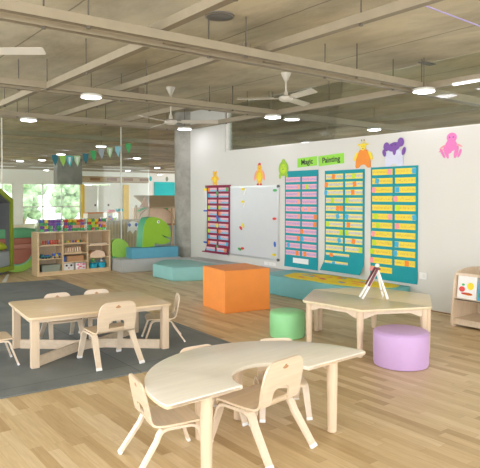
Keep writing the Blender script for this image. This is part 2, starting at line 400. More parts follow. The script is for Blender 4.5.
# glass partition at Y = 13.6
b = BM()
for x in (3.70, 6.61): box(b, x-.008, x+.008, 13.58, 13.62, 0, SLAB)
box(b, 0, 7.4, 13.58, 13.62, SLAB-.05, SLAB-.001); box(b, 0, 7.4, 13.58, 13.62, 0, .04)
w = struct('window_4', b, 'metal'); g = BM(); box(g, 0, 7.4, 13.595, 13.605, .04, SLAB-.05); obj('glass_pane', g, 'glass', w)

# column
b = BM(); lathe(b, [(.31, 0), (.31, SLAB-.001)], 40, (6.98, 10.98)); tag(obj('concrete_column', b, 'column', smooth=40), 'round bare concrete column at the left end of the right-hand wall', 'column')

# ------------------------------------------------------------------ ceiling channels (installation grid)
def chan_x(b, x0, x1, y, z, w=.085, h=.075):
    box(b, x0, x1, y-w/2, y+w/2, z, z+h); box(b, x0, x1, y-w/2-.006, y-w/2, z-.004, z+h+.004, mi=1); box(b, x0, x1, y+w/2, y+w/2+.006, z-.004, z+h+.004, mi=1)
def chan_y(b, y0, y1, x, z, w=.085, h=.075):
    box(b, x-w/2, x+w/2, y0, y1, z, z+h); box(b, x-w/2-.006, x-w/2, y0, y1, z-.004, z+h+.004, mi=1)
TN = [3]
def trim(b):
    o = struct('trim_%d' % TN[0], b, ['channel', 'channelw']); TN[0] += 1
    return o
def rod(o, x, y, z):
    b = BM(); tube(b, [(x, y, z), (x, y, SLAB)], .008, 6); lathe(b, [(.02, z-.02), (.02, z+.02)], 8, (x, y)); obj('hanging_rod', b, 'rod', o)
for y, x1, rods in ((4.96, 6.84, (1.7, 3.4, 5.1, 6.4)), (8.0, 6.84, (2.4, 3.9, 5.5, 6.3)), (11.0, 6.6, (2.9, 4.6, 6.0))):
    for k, dy in enumerate((0, -.24)):
        b = BM(); chan_x(b, -2.9, x1, y+dy, 3.0); o = trim(b)
        for x in rods: rod(o, x+(.3 if k else 0), y+dy, 3.0)
for (x, y0, y1, z, rods) in ((2.72, 5.0, 8.0, 3.0, (6.5,)), (2.72, -2.9, 5.0, 3.085, (3.6,)), (4.0, -2.9, 5.2, 3.085, (3.45, 1.9)), (3.78, 4.8, 8.2, 3.085, (7.0,)), (2.66, 8.0, 11.2, 3.0, (9.6,)), (4.08, 7.7, 11.2, 3.085, (9.3,)), (6.78, -2.9, 7.9, 3.0, (6.5, 3.5)), (6.72, 7.9, 10.6, 3.0, (9.2,)), (5.4, 8.0, 11.0, 3.085, (9.9,))):
    b = BM(); chan_y(b, y0, y1, x, z); o = trim(b)
    for y in rods: rod(o, x, y, z)
# slotted cross pieces beside the big junctions
for (x, y) in ((2.95, 4.84), (4.2, 4.84), (6.2, 4.84)):
    b = BM(); box(b, x-.12, x+.12, y-.07, y+.07, 3.02, 3.075); o = trim(b)
b = BM(); tube(b, [(3.0, 4.84, 3.10), (4.0, 4.84, 3.10)], .03, 8); tag(obj('copper_conduit', b, 'orange_duct', smooth=50), 'orange-brown conduit lying between the two nearest ceiling channels', 'conduit')
# channels beyond the glass and over the next room
for y in (14.0, 16.0, 17.3, 19.2, 21.0, 25.0, 28.0, 31.0):
    b = BM(); chan_x(b, 0, 23.5, y, 3.0, .16, .10); trim(b)
for x in (9.6, 12.4, 16.0):
    b = BM(); chan_y(b, -2.5, 32.8, x, 3.10, .12, .10); trim(b)
for y in (2.0, 5.0, 8.0):
    b = BM(); chan_x(b, 7.1, 23.5, y, 3.0, .14, .10); trim(b)
# thin blue line along the slab
b = BM(); tube(b, [(4.0, 3.35, SLAB-.006), (6.6, 3.45, SLAB-.006)], .007, 6); tag(obj('blue_cable', b, 'lavender'), 'thin blue cable running along the bare concrete ceiling', 'cable')
# ceiling speaker
t = thing('ceiling_speaker', 'round dark grille set flush in the concrete ceiling, top centre', 'speaker', (3.46, 4.87-.02, SLAB))
b = BM(); lathe(b, [(.15, -.012), (.15, 0)], 28); lathe(b, [(.13, -.016), (.135, -.012)], 28); obj('grille', b, 'speaker_grey', t, 40)
b = BM(); t2 = bmesh.new()
for i in range(28):
    a, c = 2*PI*i/28, 2*PI*(i+1)/28
    t2.faces.new([t2.verts.new((r*math.cos(q), r*math.sin(q), -.018)) for r, q in ((.135, a), (.135, c), (.152, c), (.152, a))])
merge(b, t2); obj('speaker_rim', b, 'channelw', t)

b = BM(); box(b, 6.949-.13, 6.949+.13, 4.814-.05, 4.814+.05, SLAB-.015, SLAB-.001); tag(obj('ceiling_sensor', b, 'speaker_grey'), 'small dark rectangular plate on the concrete ceiling at the upper right', 'ceiling plate')
# round LED downlights
def downlight(first=[None]):
    if first[0]: return copy_tree(first[0])
    t = thing('ceiling_light', 'x', 'ceiling light')
    b = BM(); lathe(b, [(.145, 0), (.145, .035), (.125, .045), (0, .045)], 32); obj('lamp_or_strip_body', b, 'metal', t, 40)
    b = BM(); lathe(b, [(0, -.012), (.10, -.012), (.13, -.004), (.138, -.001)], 32); obj('diffuser_or_glow_strip', b, 'light', t, 60)
    b = BM(); tube(b, [(0, 0, .045), (0, 0, SLAB-2.95)], .006, 6); obj('lamp_cord', b, 'rod', t)
    first[0] = t; return t
lamps = [(3.33, 7.78, 'round white ceiling light on the left, above the bunting'),
 (3.41, 10.80, 'round ceiling light at the upper left, nearest the green cubby'),
 (6.66, 4.66, 'large bright round ceiling light above the right-hand wall, nearest the right edge'),
 (6.70, 7.78, 'round ceiling light above the whiteboard wall, below the middle ceiling fan'),
 (6.42, 10.25, 'ceiling light right in front of the top of the concrete column'),
 (9.61, 7.93, 'ceiling light seen through the high window above the orange paper giraffe'),
 (6.98, 18.8, 'ceiling light beyond the glass behind the left end of the bunting'),
 (6.79, 15.2, 'ceiling light beyond the glass behind the middle of the bunting'),
 (9.86, 19.0, 'ceiling light beyond the glass below the right end of the bunting'),
 (7.02, 23.3, 'distant ceiling light beyond the glass, far left'),
 (7.50, 22.2, 'distant ceiling light beyond the glass, second from the far left'),
 (10.5, 30.4, 'small distant ceiling light above the beige wall beyond the glass'),
 (10.2, 27.5, 'small distant ceiling light in front of the concrete bulkhead'),
 (14.2, 28.4, 'small distant ceiling light to the left of the turquoise panel'),
 (13.9, 24.7, 'distant ceiling light just left of the column, the upper one above the turquoise panel'),
 (18.2, 32.0, 'farthest small ceiling light directly above the turquoise panel')]
for (x, y, lb) in lamps:
    t = downlight(); t.location = (x, y, 2.95); t['label'] = lb; t['group'] = 'round ceiling lights'

t = thing('channel_glow_strip', 'short glowing strip standing in for the bright edge of the channel by the wall, right of the large round light', 'light', (6.66, 3.95, 2.975))  # no lamp: added glowing strip for the brightly lit channel edge
b = BM(); box(b, -.02, .02, -.28, .28, .006, .024); obj('lamp_or_strip_body', b, 'metal', t)  # white backing of the added strip
b = BM(); box(b, -.016, .016, -.27, .27, -.006, .005, .003, 1); obj('diffuser_or_glow_strip', b, 'light', t)  # emissive face puts the highlight on the channel edge
# ceiling fans
def fan(loc, rad, ang, label, first=[None]):
    x, y, z = loc
    t = thing('ceiling_fan', label, 'fan', loc, R(ang), 'ceiling fans')
    b = BM(); lathe(b, [(0, -.05), (.07, -.045), (.105, -.02), (.11, .015), (.06, .04), (.025, .05), (0, .05)], 28); obj('motor', b, 'fan', t, 50)
    b = BM(); tube(b, [(0, 0, .05), (0, 0, SLAB-z-.05)], .013, 10); lathe(b, [(.035, .045), (.03, .09), (.015, .12)], 16); obj('down_rod', b, 'fan', t, 50)
    b = BM(); h = SLAB-z; lathe(b, [(.02, h-.13), (.03, h-.12), (.075, h-.02), (.075, h-.001)], 20); obj('canopy', b, 'fan', t, 50)
    for k in range(3):
        b = BM(); a = 2*PI*k/3
        mt = Matrix.Rotation(a, 4, 'Z') @ Matrix.Rotation(R(-20), 4, 'X')
        prism(b, rrect(.18, rad, -.058, .062, .02), -.003, .004, 'XY', mtx=mt)
        prism(b, [(.06, -.02), (.24, -.035), (.24, .035), (.06, .02)], -.008, -.003, 'XY', mtx=mt)
        obj('blade', b, 'fan', t)
    return t
fan((5.82, 6.46, 3.02), .73, 20.5, 'white three-blade ceiling fan above the middle of the room, right of centre')
fan((5.05, 8.50, 2.82), .80, -37.5, 'white three-blade ceiling fan in front of the column top')
fan((1.418, 6.315, 3.02), .75, -37.5, 'white ceiling fan at the left edge, only one blade in view')

# ------------------------------------------------------------------ floor mat, tape
b = BM(); prism(b, [(-1.0, 4.72), (1.24, 4.62), (3.62, 4.50), (3.90, 10.66), (2.9, 10.80), (-1.2, 10.95)], 0.001, .012, 'XY')
tag(obj('foam_mat', b, 'mat'), 'large dark grey foam floor mat under the rectangular table', 'mat')
b = BM(); prism(b, [(3.36, 12.05), (3.42, 12.10), (3.03, 10.93), (2.96, 10.96)], .001, .004, 'XY')
tag(obj('floor_tape', b, 'white'), 'white tape strip on the floor in front of the green cubby', 'tape')

# ------------------------------------------------------------------ bent plywood chair
SH = .29
def make_chair():
    t = thing('child_chair', 'x', 'chair')
    b = BM()
    strip(b, [(0, .200, .268), (0, .198, .283), (0, .184, .295), (0, .15, .300), (0, .05, .297), (0, -.06, .294), (0, -.125, .297), (0, -.152, .310), (0, -.165, .338)], [.345, .355, .37, .385, .385, .375, .365, .36, .355], .013)
    obj('seat', b, 'chair', t, 40)
    # backrest: rounded panel with arched cut-out, leaning back and gently curved
    out = fillet([(-.178, 0), (-.190, .12), (-.165, .275), (.165, .275), (.190, .12), (.178, 0), (.078, 0), (.078, .095), (-.078, .095), (-.078, 0)], [0, .07, .08, .08, .07, 0, 0, .045, .045, 0], 5)
    b = BM()
    mt = Matrix.Translation((0, -.163, .318)) @ Matrix.Rotation(R(12), 4, 'X')
    prism(b, out, -.007, .007, 'XZ', mtx=mt)
    bk = obj('backrest', b, 'maple', t)
    b = BM(); prism(b, ell(0, .225, .026, .010), -.0085, .0085, 'XZ', mtx=mt); prism(b, ell(0, .235, .011, .009, 10), -.0088, .0088, 'XZ', mtx=mt); obj('maker_mark', b, 'brown_lt', bk)
    for s in (-1, 1):
        for f in (1, -1):
            b = BM(); x0 = s*.180
            if f > 0: path = [(x0, .0, .280), (x0, .100, .281), (x0+s*.002, .135, .272), (x0+s*.004, .155, .248), (x0+s*.008, .167, .205), (x0+s*.020, .240, .004)]
            else: path = [(x0, .0, .280), (x0, -.060, .281), (x0+s*.002, -.095, .272), (x0+s*.004, -.116, .248), (x0+s*.007, -.135, .205), (x0+s*.028, -.275, .004)]
            strip(b, path, [.050, .054, .056, .056, .054, .045], .018)
            lg = obj('leg', b, 'chairleg', t, 30)
            b = BM(); p = Vector(path[-1]); q = Vector(path[-2]); d = (q-p).normalized(); strip(b, [p-d*.002, p+d*.022], .048, .021); obj('foot_cap', b, 'white', lg)
    return t
chair0 = make_chair()
GC = 'small bent-plywood chairs'
SM = .83
chairs = [(2.28, 2.78, 9, 1, 'child chair with its back to the viewer, in the notch of the half-round table'),
 (1.735, 2.98, -101, .86, 'child chair at the left end of the half-round table, seen from its side'),
 (2.25, 3.28, 176, SM, 'child chair behind the half-round table, left one, only its back top showing'),
 (2.77, 3.13, 150, SM, 'child chair behind the half-round table, right one, leg beside the front chair'),
 (2.33, 5.06, -2, 1, 'child chair with its back to the viewer at the near side of the rectangular table'),
 (3.13, 5.47, 66, SM, 'child chair at the right end of the rectangular table, seen side on'),
 (1.42, 5.60, -95, SM, 'child chair at the left end of the rectangular table, cut by the picture edge'),
 (2.25, 6.06, 176, SM, 'child chair on the far side of the rectangular table, left one'),
 (2.68, 6.03, 172, SM, 'child chair on the far side of the rectangular table, right one')]
for i, (x, y, a, sc_, lb) in enumerate(chairs):
    z = .013 if i >= 4 else 0
    if i == 0:
        t = chair0; t.location = (x, y, z); t.rotation_euler.z = R(a); t['label'] = lb; t['group'] = GC
    else: t = dup(chair0, (x, y, z), R(a), lb, GC)
    t.scale = (sc_, sc_, sc_)

# ------------------------------------------------------------------ half-round (horseshoe) table
def round_leg(b, x, y, z1, r0=.030, r1=.036):
    lathe(b, [(r0*.7, 0), (r0, .006), (r0+.001, .03), (r1, z1-.12), (r1, z1)], 20, (x, y))
t = thing('half_round_table', 'cream-topped half-round children\'s table with a notch in its straight side, nearest the viewer', 'table', (2.30, 2.585, 0), R(2.6))
HT = .49; Rr = .815
pts = [(-Rr*math.cos(a), Rr*math.sin(a)*1.0) for a in [PI*i/40 for i in range(41)]]  # left -> far -> right
nr = .27
notch = [(nr*math.cos(a), nr*math.sin(a)) for a in [PI*i/16 for i in range(17)]]      # right -> far -> left
notch = [(.30, 0)]+[( -.04+x, y) for x, y in notch]+[(-.34, 0)]
o2 = pts + [(Rr, -.0)] + notch
pl = []
for p in pts[:-1]: pl.append(p)
pl.append((Rr, .0))
poly = pts + notch
poly = fillet(poly, [.03 if i == 0 or i == len(pts)-1 else (.03 if i in (len(pts), len(poly)-1) else 0) for i in range(len(poly))], 4)
b = BM(); prism(b, poly, HT-.026, HT, 'XY', .006, 2)
top = obj('tabletop', b, 'tableT', t, 35)
b = BM(); prism(b, [(p[0]*1.002, p[1]*1.002) for p in poly], HT-.022, HT-.008, 'XY'); obj('edge_band', b, 'edge', top)
for (x, y) in ((.495, .035), (-.515, .065), (.16, .60), (-.24, .50)):
    b = BM(); round_leg(b, x, y, HT-.026); obj('leg', b, 'mapleZ', t, 40)
for (x, y, a) in ((.495, .035, 100), (-.515, .065, 60), (.16, .60, -80), (-.24, .50, -60)):
    mt = Matrix.Translation((x, y, 0)) @ Matrix.Rotation(R(a), 4, 'Z'); b = BM()
    prism(b, [(0, HT-.026), (.13, HT-.026), (.13, HT-.04), (.03, HT-.085), (0, HT-.085)], -.012, .012, 'XZ', mtx=mt)
    obj('apron_bracket', b, 'mapleZ', t)

# ------------------------------------------------------------------ rectangular table
t = thing('rectangular_table', 'long maple children\'s table with square legs and crossed floor rails on the dark mat', 'table', (2.365, 5.56, .012), R(-5.5))
h = .463
b = BM(); prism(b, rrect(-.70, .70, -.44, .54, .06), h-.025, h, 'XY', .005, 2); obj('tabletop', b, 'rectT', t, 35)
for sx in (-1, 1):
    for sy in (-1, 1):
        b = BM(); x, y = (.64 if sx > 0 else -.635), (.435 if sy > 0 else -.375); box(b, x-.037, x+.037, y-.032, y+.032, 0, h-.025, .004, 1); obj('leg', b, 'mapleZ', t)
for sx in (-1, 1):
    b = BM(); box(b, sx*.637-.018, sx*.637+.018, -.343, .403, h-.075, h-.025); obj('apron', b, 'maple', t)
for s in (-1, 1):
    b = BM(); strip(b, [(-.60, .03-.375*s, .045), (-.15, .03-.045*s, .045), (.15, .03+.045*s, .045), (.60, .03+.375*s, .045)], .09-(.002 if s > 0 else 0), .028, side=(0, 0, 1)); obj('cross_rail', b, 'maple', t)
b = BM(); box(b, -.597, .602, -.385, -.36, h-.06, h-.025); obj('apron', b, 'maple', t)
b = BM(); box(b, -.597, .602, .42, .445, h-.06, h-.025); obj('apron', b, 'maple', t)

# ------------------------------------------------------------------ hexagon of two trapezoid tables
HX, HY, HR, HA = 4.87, 4.09, .745, -4.0
hz = .475
def hexv(a, r=HR): return (r*math.cos(R(a+HA)), r*math.sin(R(a+HA)))
for k, (angs, lb) in enumerate((((100, 160, 220, 280), 'pale maple trapezoid table forming the near-left half of the hexagon by the teal platform'),
                                ((280, 340, 400, 460), 'pale maple trapezoid table forming the far-right half of the hexagon, towards the wall'))):
    t = thing('trapezoid_table', lb, 'table', (HX, HY, 0), 0, 'two trapezoid tables pushed together')
    P_ = [Vector(hexv(a)) for a in angs]; c = sum(P_, Vector((0, 0)))/4
    n = (P_[3]-P_[0]); n = Vector((-n.y, n.x)).normalized(); 
    if n.dot(c) < 0: n = -n
    P_ = [p+n*.001 for p in P_]
    b = BM(); prism(b, fillet([tuple(p) for p in P_], .03, 4), hz-.026, hz, 'XY', .005, 2); obj('tabletop', b, 'hexT', t, 35)
    for i, p in enumerate(P_):
        q = p+(c-p).normalized()*.075
        b = BM(); round_leg(b, q.x, q.y, hz-.026, .027, .034); obj('leg', b, 'mapleZ', t, 40)
    b = BM()
    for i in range(4):
        A = P_[i]+(c-P_[i]).normalized()*.075; B = P_[(i+1) % 4]+(c-P_[(i+1) % 4]).normalized()*.075
        d = (B-A); L_ = d.length; a = math.atan2(d.y, d.x)
        mt = Matrix.Translation((A.x, A.y, 0)) @ Matrix.Rotation(a, 4, 'Z')
        z = hz-.026
        prism(b, [(.02, z), (L_-.02, z), (L_-.02, z-.075), (L_-.06, z-.07), (L_-.15, z-.035), (.15, z-.035), (.06, z-.07), (.02, z-.075)], -.011, .011, 'XZ', mtx=mt)
    obj('apron', b, 'maple', t)

# little wooden easel / folding picture stand on the table
t = thing('table_easel', 'small white folding easel with a dark red ledge standing on the hexagon table', 'easel', (4.90, 3.99, hz), R(-124)); t.scale = (1.3, 1.25, 1.3)
for s in (-1, 1):
    b = BM(); strip(b, [(s*.045, -.14, .004), (s*.02, .0, .235)], .02, .014); obj('leg', b, 'white', t)
    b = BM(); strip(b, [(s*.065, .07, .004), (s*.02, .0, .225)], .02, .014); obj('leg', b, 'white', t)
for s in (-1, 1):
    b = BM(); strip(b, [(s*.040, -.085, .105), (s*.034, -.008, .245)], .026, .014); obj('side_strip', b, 'maroon_dk', t)
b = BM(); box(b, -.05, .05, -.014, .012, .236, .252); obj('top_bar', b, 'maroon_dk', t)
b = BM(); box(b, -.062, .062, .046, .058, .05, .062); obj('cross_bar', b, 'maple', t)
b = BM(); lathe(b, [(0, .25), (.017, .255), (.02, .27), (.012, .282), (0, .285)], 12); obj('knob', b, 'metal', t, 60)

# ------------------------------------------------------------------ poufs and foam blocks
def pouf(loc, r, h, mat, label):
    t = thing('round_pouf', label, 'pouf', loc)
    prof = [(r-.03, 0.0), (r-.006, .006), (r, .03), (r+.003, h*.5), (r, h-.03), (r-.008, h-.010), (r-.03, h-.001), (r*.6, h+.006), (0, h+.008)]
    b = BM(); lathe(b, prof, 48); body = obj('cushion_body', b, mat, t, 50)
    b = BM()
    pts_ = [((r+.001)*math.cos(2*PI*i/48), (r+.001)*math.sin(2*PI*i/48), h-.026) for i in range(49)]; tube(b, pts_, .004, 6)
    obj('piping', b, mat, t, 60)
pouf((4.335, 4.785, 0), .195, .29, 'green_pouf', 'green round pouf on the floor left of the hexagon table')
pouf((4.44, 3.335, 0), .25, .325, 'purple_pouf', 'light purple round pouf on the floor in front of the hexagon table')

def foam(name, label, cat, poly, z0, z1, mat, bev=.015):
    b = BM(); prism(b, poly, z0, z1, 'XY', bev, 3); return tag(obj(name, b, mat, smooth=40), label, cat)
# orange cube
c = math.cos(R(-9)); s = math.sin(R(-9)); w_ = .69
cx0, cy0 = 4.50, 6.19
cube = [(cx0, cy0), (cx0+w_*c, cy0+w_*s), (cx0+w_*c-w_*s, cy0+w_*s+w_*c), (cx0-w_*s, cy0+w_*c)]
foam('cube_seat', 'big bright orange foam cube seat in the middle of the floor', 'pouf', cube, .003, .57, 'orange', .02)
# teal hexagonal block
foam('foam_block', 'pale turquoise foam block with an angled corner beside the orange cube', 'foam block', [(5.485, 9.165), (6.13, 8.86), (6.42, 9.10), (6.44, 10.1), (6.06, 10.50), (5.50, 9.95)], .003, .255, 'teal_lt')
# grey platform running along wall to the column
foam('foam_step', 'long grey foam step on the floor under the blue block and dinosaur', 'foam step', [(5.25, 10.80), (6.55, 10.62), (6.62, 11.25), (6.55, 11.75), (5.33, 11.85)], .003, .27, 'grey_foam', .012)
foam('foam_step', 'low grey foam bench along the wall below the whiteboard', 'foam step', [(6.47, 7.42), (6.83, 7.40), (6.83, 10.38), (6.47, 10.5)], .003, .27, 'grey_foam', .012)
foam('foam_step', 'blue foam block lying on the grey step under the dinosaur head', 'foam step', [(5.50, 10.84), (6.50, 10.64), (6.55, 10.99), (5.53, 11.15)], .272, .49, 'blue_foam')
foam('foam_platform', 'long teal foam platform against the wall below the teal charts', 'platform', [(6.00, 7.30), (6.40, 7.38), (6.83, 7.36), (6.83, 4.98), (6.52, 4.92), (6.10, 5.10), (6.02, 5.40)], .003, .30, 'teal_plat')

# play cloth on platform
def cloth():
    b = BM(); t = bmesh.new()
    cs = [(6.12, 6.85), (6.50, 7.0), (6.74, 6.5), (6.76, 5.9), (6.78, 5.3), (6.74, 5.08), (6.56, 5.02), (6.36, 5.14), (6.22, 5.30), (6.12, 5.60), (6.07, 5.95), (6.10, 6.2), (6.06, 6.5)]
    prism(b, fillet(cs, .06, 3), .301, .308, 'XY')
    return b
t = thing('play_cloth', 'bright yellow printed cloth spread on the teal platform', 'cloth', (0, 0, 0))
obj('cloth_sheet', cloth(), 'fabric', t)
rnd = random.Random(3)
for mi_, mt_, n in (('red', 'printed red motif', 5), ('note_orange', 'printed orange motif', 9), ('note_blue', 'printed blue motif', 7)):
    for i in range(n):
        b = BM()
        x = rnd.uniform(6.22, 6.64); y = rnd.uniform(5.5, 6.75)
        prism(b, fillet([(x-.028, y-.06), (x+.02, y-.07), (x+.03, y+.04), (x-.01, y+.09)], .03, 3), .3081, .3095+.0005*i/9, 'XY')
        obj('motif', b, mi_, t)

# ------------------------------------------------------------------ dinosaur
t = thing('dinosaur_cushion', 'green foam dinosaur head standing on the blue block', 'soft toy', (0, 0, 0))
dp = [(5.775, .493), (5.79, .80), (5.82, .95), (5.865, 1.06), (5.90, 1.11), (6.05, 1.125), (6.20, 1.09), (6.33, 1.01), (6.43, .90), (6.46, .79), (6.462, .70), (6.45, .668), (6.37, .69), (6.29, .72), (6.225, .755), (6.30, .69), (6.40, .64), (6.46, .61), (6.42, .57), (6.33, .54), (6.22, .535), (6.13, .545), (6.075, .57), (6.06, .54), (6.06, .493)]
b = BM(); prism(b, dp, 10.89, 10.90, 'XZ'); 
bd = obj('face_panel', b, 'dino', t, 40)
b = BM(); prism(b, dp, 10.90, 11.17, 'XZ'); obj('head_body', b, 'dino_side', t, 40)
b = BM(); prism(b, ell(6.155, 1.02, .032, .032), 10.884, 10.889, 'XZ'); e_ = obj('eye', b, 'white', t)
b = BM(); prism(b, ell(6.16, 1.02, .012, .014), 10.880, 10.884, 'XZ'); obj('pupil', b, 'black', e_)
# lime hump behind
t = thing('foam_hump', 'small lime green rounded foam panel between the toy shelf and the blue block', 'foam panel', (0, 0, 0))
hp = [(5.30, .272), (5.30, .60)]+[(5.45+.20*math.cos(a)-.0, .46+.17*math.sin(a)) for a in [PI*(.6-.6*i/8) for i in range(9)]]+[(5.66, .272)]
b = BM(); prism(b, fillet([(5.28, .272), (5.28, .64), (5.48, .68), (5.63, .58), (5.69, .42), (5.69, .272)], .09, 5), 11.3, 11.42, 'XZ'); obj('panel_body', b, 'lime', t, 40)
t2 = BM(); prism(t2, [(5.28, .272), (5.34, .272), (5.34, .3), (5.28, .3)], 11.28, 11.3, 'XZ'); obj('seam_tab', t2, 'green', t)

# ------------------------------------------------------------------ toy shelf
SX0, SX1, SY0, SY1, SHt = 3.72, 5.24, 11.29, 11.66, .84
t = thing('toy_shelf', 'three-column maple toy shelf with open compartments below the clear bins', 'shelf', (0, 0, 0))
b = BM(); box(b, SX0, SX0+.03, SY0, SY1, 0, SHt); obj('side_panel', b, 'shelf', t)
b = BM(); box(b, SX1-.03, SX1, SY0, SY1, 0, SHt); obj('side_panel', b, 'shelf', t)
D1, D2 = 4.225, 4.745
for x in (D1, D2): b = BM(); box(b, x-.012, x+.012, SY0+.004, SY1-.01, .06, SHt-.02); obj('divider', b, 'shelf', t)
b = BM(); box(b, SX0+.001, SX1-.001, SY0-.004, SY1, SHt, SHt+.02); obj('top_panel', b, 'shelf', t)
b = BM(); box(b, SX0+.03, SX1-.03, SY0+.002, SY1-.01, .06, .08); box(b, SX0+.03, SX1-.03, SY0+.01, SY0+.03, 0, .06); obj('base_panel', b, 'shelf', t)
b = BM(); box(b, SX0+.03, SX1-.03, SY1-.01, SY1, .0, SHt); obj('back_panel', b, 'shelfback', t)
cols_ = [(SX0+.03, D1-.012, (.34, .60)), (D1+.012, D2-.012, (.25, .42, .62)), (D2+.012, SX1-.03, (.31, .56))]
for x0, x1, zs in cols_:
    for z in zs: b = BM(); box(b, x0, x1, SY0+.004, SY1-.011, z-.018, z); obj('shelf_board', b, 'shelf', t)

def brick(b, w, d, h, mi=0):
    box(b, -w/2, w/2, -d/2, d/2, 0, h, .004, 1)
    for i in (-1, 1): lathe(b, [(w*.13, h), (w*.13, h+.010)], 10, (i*w*.25, 0))
BR = {}
def make_brick(c):
    b = BM(); brick(b, .078, .062, .05); me_o = obj('toy_block', b, c, smooth=40); return me_o
def bin_box(x0, x1, which, seed):
    y0, y1, z0, z1 = 11.30, 11.63, SHt+.021, SHt+.021+.25
    t = thing('storage_bin', 'clear plastic bin full of coloured blocks, the %s of the three on the toy shelf' % which, 'bin', (0, 0, 0))
    b = BM(); th = .004
    box(b, x0, x1, y0, y1, z0, z0+th); box(b, x0, x1, y0, y0+th, z0+th, z1); box(b, x0, x1, y1-th, y1, z0+th, z1); box(b, x0, x0+th, y0+th, y1-th, z0+th, z1); box(b, x1-th, x1, y0+th, y1-th, z0+th, z1)
    obj('bin_body', b, 'clear', t)
    b = BM(); box(b, x0-.008, x1+.008, y0-.008, y0, z1-.012, z1); box(b, x0-.008, x1+.008, y1, y1+.006, z1-.012, z1); box(b, x0-.008, x0, y0, y1, z1-.012, z1); box(b, x1, x1+.008, y0, y1, z1-.012, z1); obj('rim', b, 'clear', t)
    r = random.Random(seed); cs = {'left': ['purple', 'yellow', 'blue', 'purple', 'red', 'note_orange', 'green', 'purple'], 'middle': ['yellow', 'red', 'yellow', 'note_orange', 'green', 'purple', 'salmon'], 'right': ['red', 'salmon', 'yellow', 'note_lime', 'green', 'purple', 'pink', 'note_orange']}[which]
    nx = 5; dx = (x1-x0-.02)/nx
    for k in range(4):
        for j in range(2):
            for i in range(nx):
                c = 'green' if (k == 0 and j == 0 and i % 2 == 0) else r.choice(cs)
                if j == 1 and k < 2: continue
                nm = {'note_orange': 'orange', 'note_lime': 'lime', 'salmon': 'salmon pink'}.get(c, c)
                if c not in BR: BR[c] = make_brick(c); o = BR[c]
                else: o = BR[c].copy(); COL.objects.link(o)
                o.location = (x0+.01+dx*(i+.5)+r.uniform(-.004, .004), y0+.045+j*.09+r.uniform(-.006, .006), z0+.008+k*.058)
                o.rotation_euler = (r.uniform(-.12, .12), 0, r.uniform(-.3, .3)+(PI/2 if r.random() < .25 else 0))
                tag(o, '%s plastic block among the blocks in the %s clear bin' % (nm, which), 'toy block', '%s blocks in the %s clear bin' % (nm, which))
bin_box(3.775, 4.20, 'left', 1); bin_box(4.245, 4.70, 'middle', 2); bin_box(4.745, 5.16, 'right', 5)

# ---- things on the shelf compartments
FYs = SY0+.03
def on(name, label, cat, x, z, rz=0, y=None): return thing(name, label, cat, (x, (FYs if y is None else y), z), rz)
# column 1 row 1: bead rack
t = on('bead_rack', 'wooden bead rack with red and blue beads, top left compartment of the toy shelf', 'toy', 3.80, .60)
b = BM(); box(b, 0, .38, 0, .05, .0, .015); box(b, 0, .012, .015, .035, .015, .11); box(b, .368, .38, .015, .035, .015, .11); obj('rack_frame', b, 'tan', t)
for i in range(7):
    b = BM()
    for k in range(3): lathe(b, [(0, .016+k*.028), (.016, .022+k*.028), (.019, .029+k*.028), (.016, .037+k*.028), (0, .043+k*.028)], 10, (.045+i*.048, .025))
    obj('bead_stack', b, 'blue' if i == 2 else 'red', t, 60)
# column 1 row 2
t = on('toy_train', 'dark blue toy train, left in the second compartment down of the first shelf column', 'toy', 3.79, .34)
b = BM(); box(b, 0, .2, .0, .09, .012, .05, .006); box(b, .01, .06, .01, .08, .05, .085, .006); obj('train_body', b, 'navyteal', t, 40)
b = BM(); box(b, .09, .18, .015, .075, .05, .066); obj('load', b, 'blue', t)
for x in (.04, .1, .16):
    b = BM(); lathe(b, [(.018, -.006), (.018, .006)], 12, mtx=Matrix.Translation((x, -.008, .018)) @ Matrix.Rotation(PI/2, 4, 'X')); obj('wheel', b, 'black', t)
t = on('toy_train', 'wooden toy wagon carrying blue and yellow blocks, beside the dark blue train', 'toy', 4.02, .34)
b = BM(); box(b, 0, .18, .0, .09, .012, .04, .006); obj('wagon_body', b, 'tan', t, 40)
b = BM(); box(b, .02, .07, .02, .07, .041, .09); box(b, .12, .16, .02, .07, .041, .095); obj('load', b, 'blue', t)
b = BM(); box(b, .075, .115, .02, .07, .041, .075); obj('load', b, 'yellow', t)
for x in (.04, .14):
    b = BM(); lathe(b, [(.018, -.006), (.018, .006)], 12, mtx=Matrix.Translation((x, -.008, .018)) @ Matrix.Rotation(PI/2, 4, 'X')); obj('wheel', b, 'black', t)
# column 1 row 3
t = on('storage_box', 'flat grey-green box in the bottom left compartment of the toy shelf', 'box', 3.82, .08)
b = BM(); box(b, 0, .36, 0, .22, 0, .105, .004, 1); obj('box_body', b, 'steel_green', t)
b = BM(); box(b, -.006, .366, -.006, .226, .105, .13, .004, 1); obj('box_lid', b, 'steel_green', t)
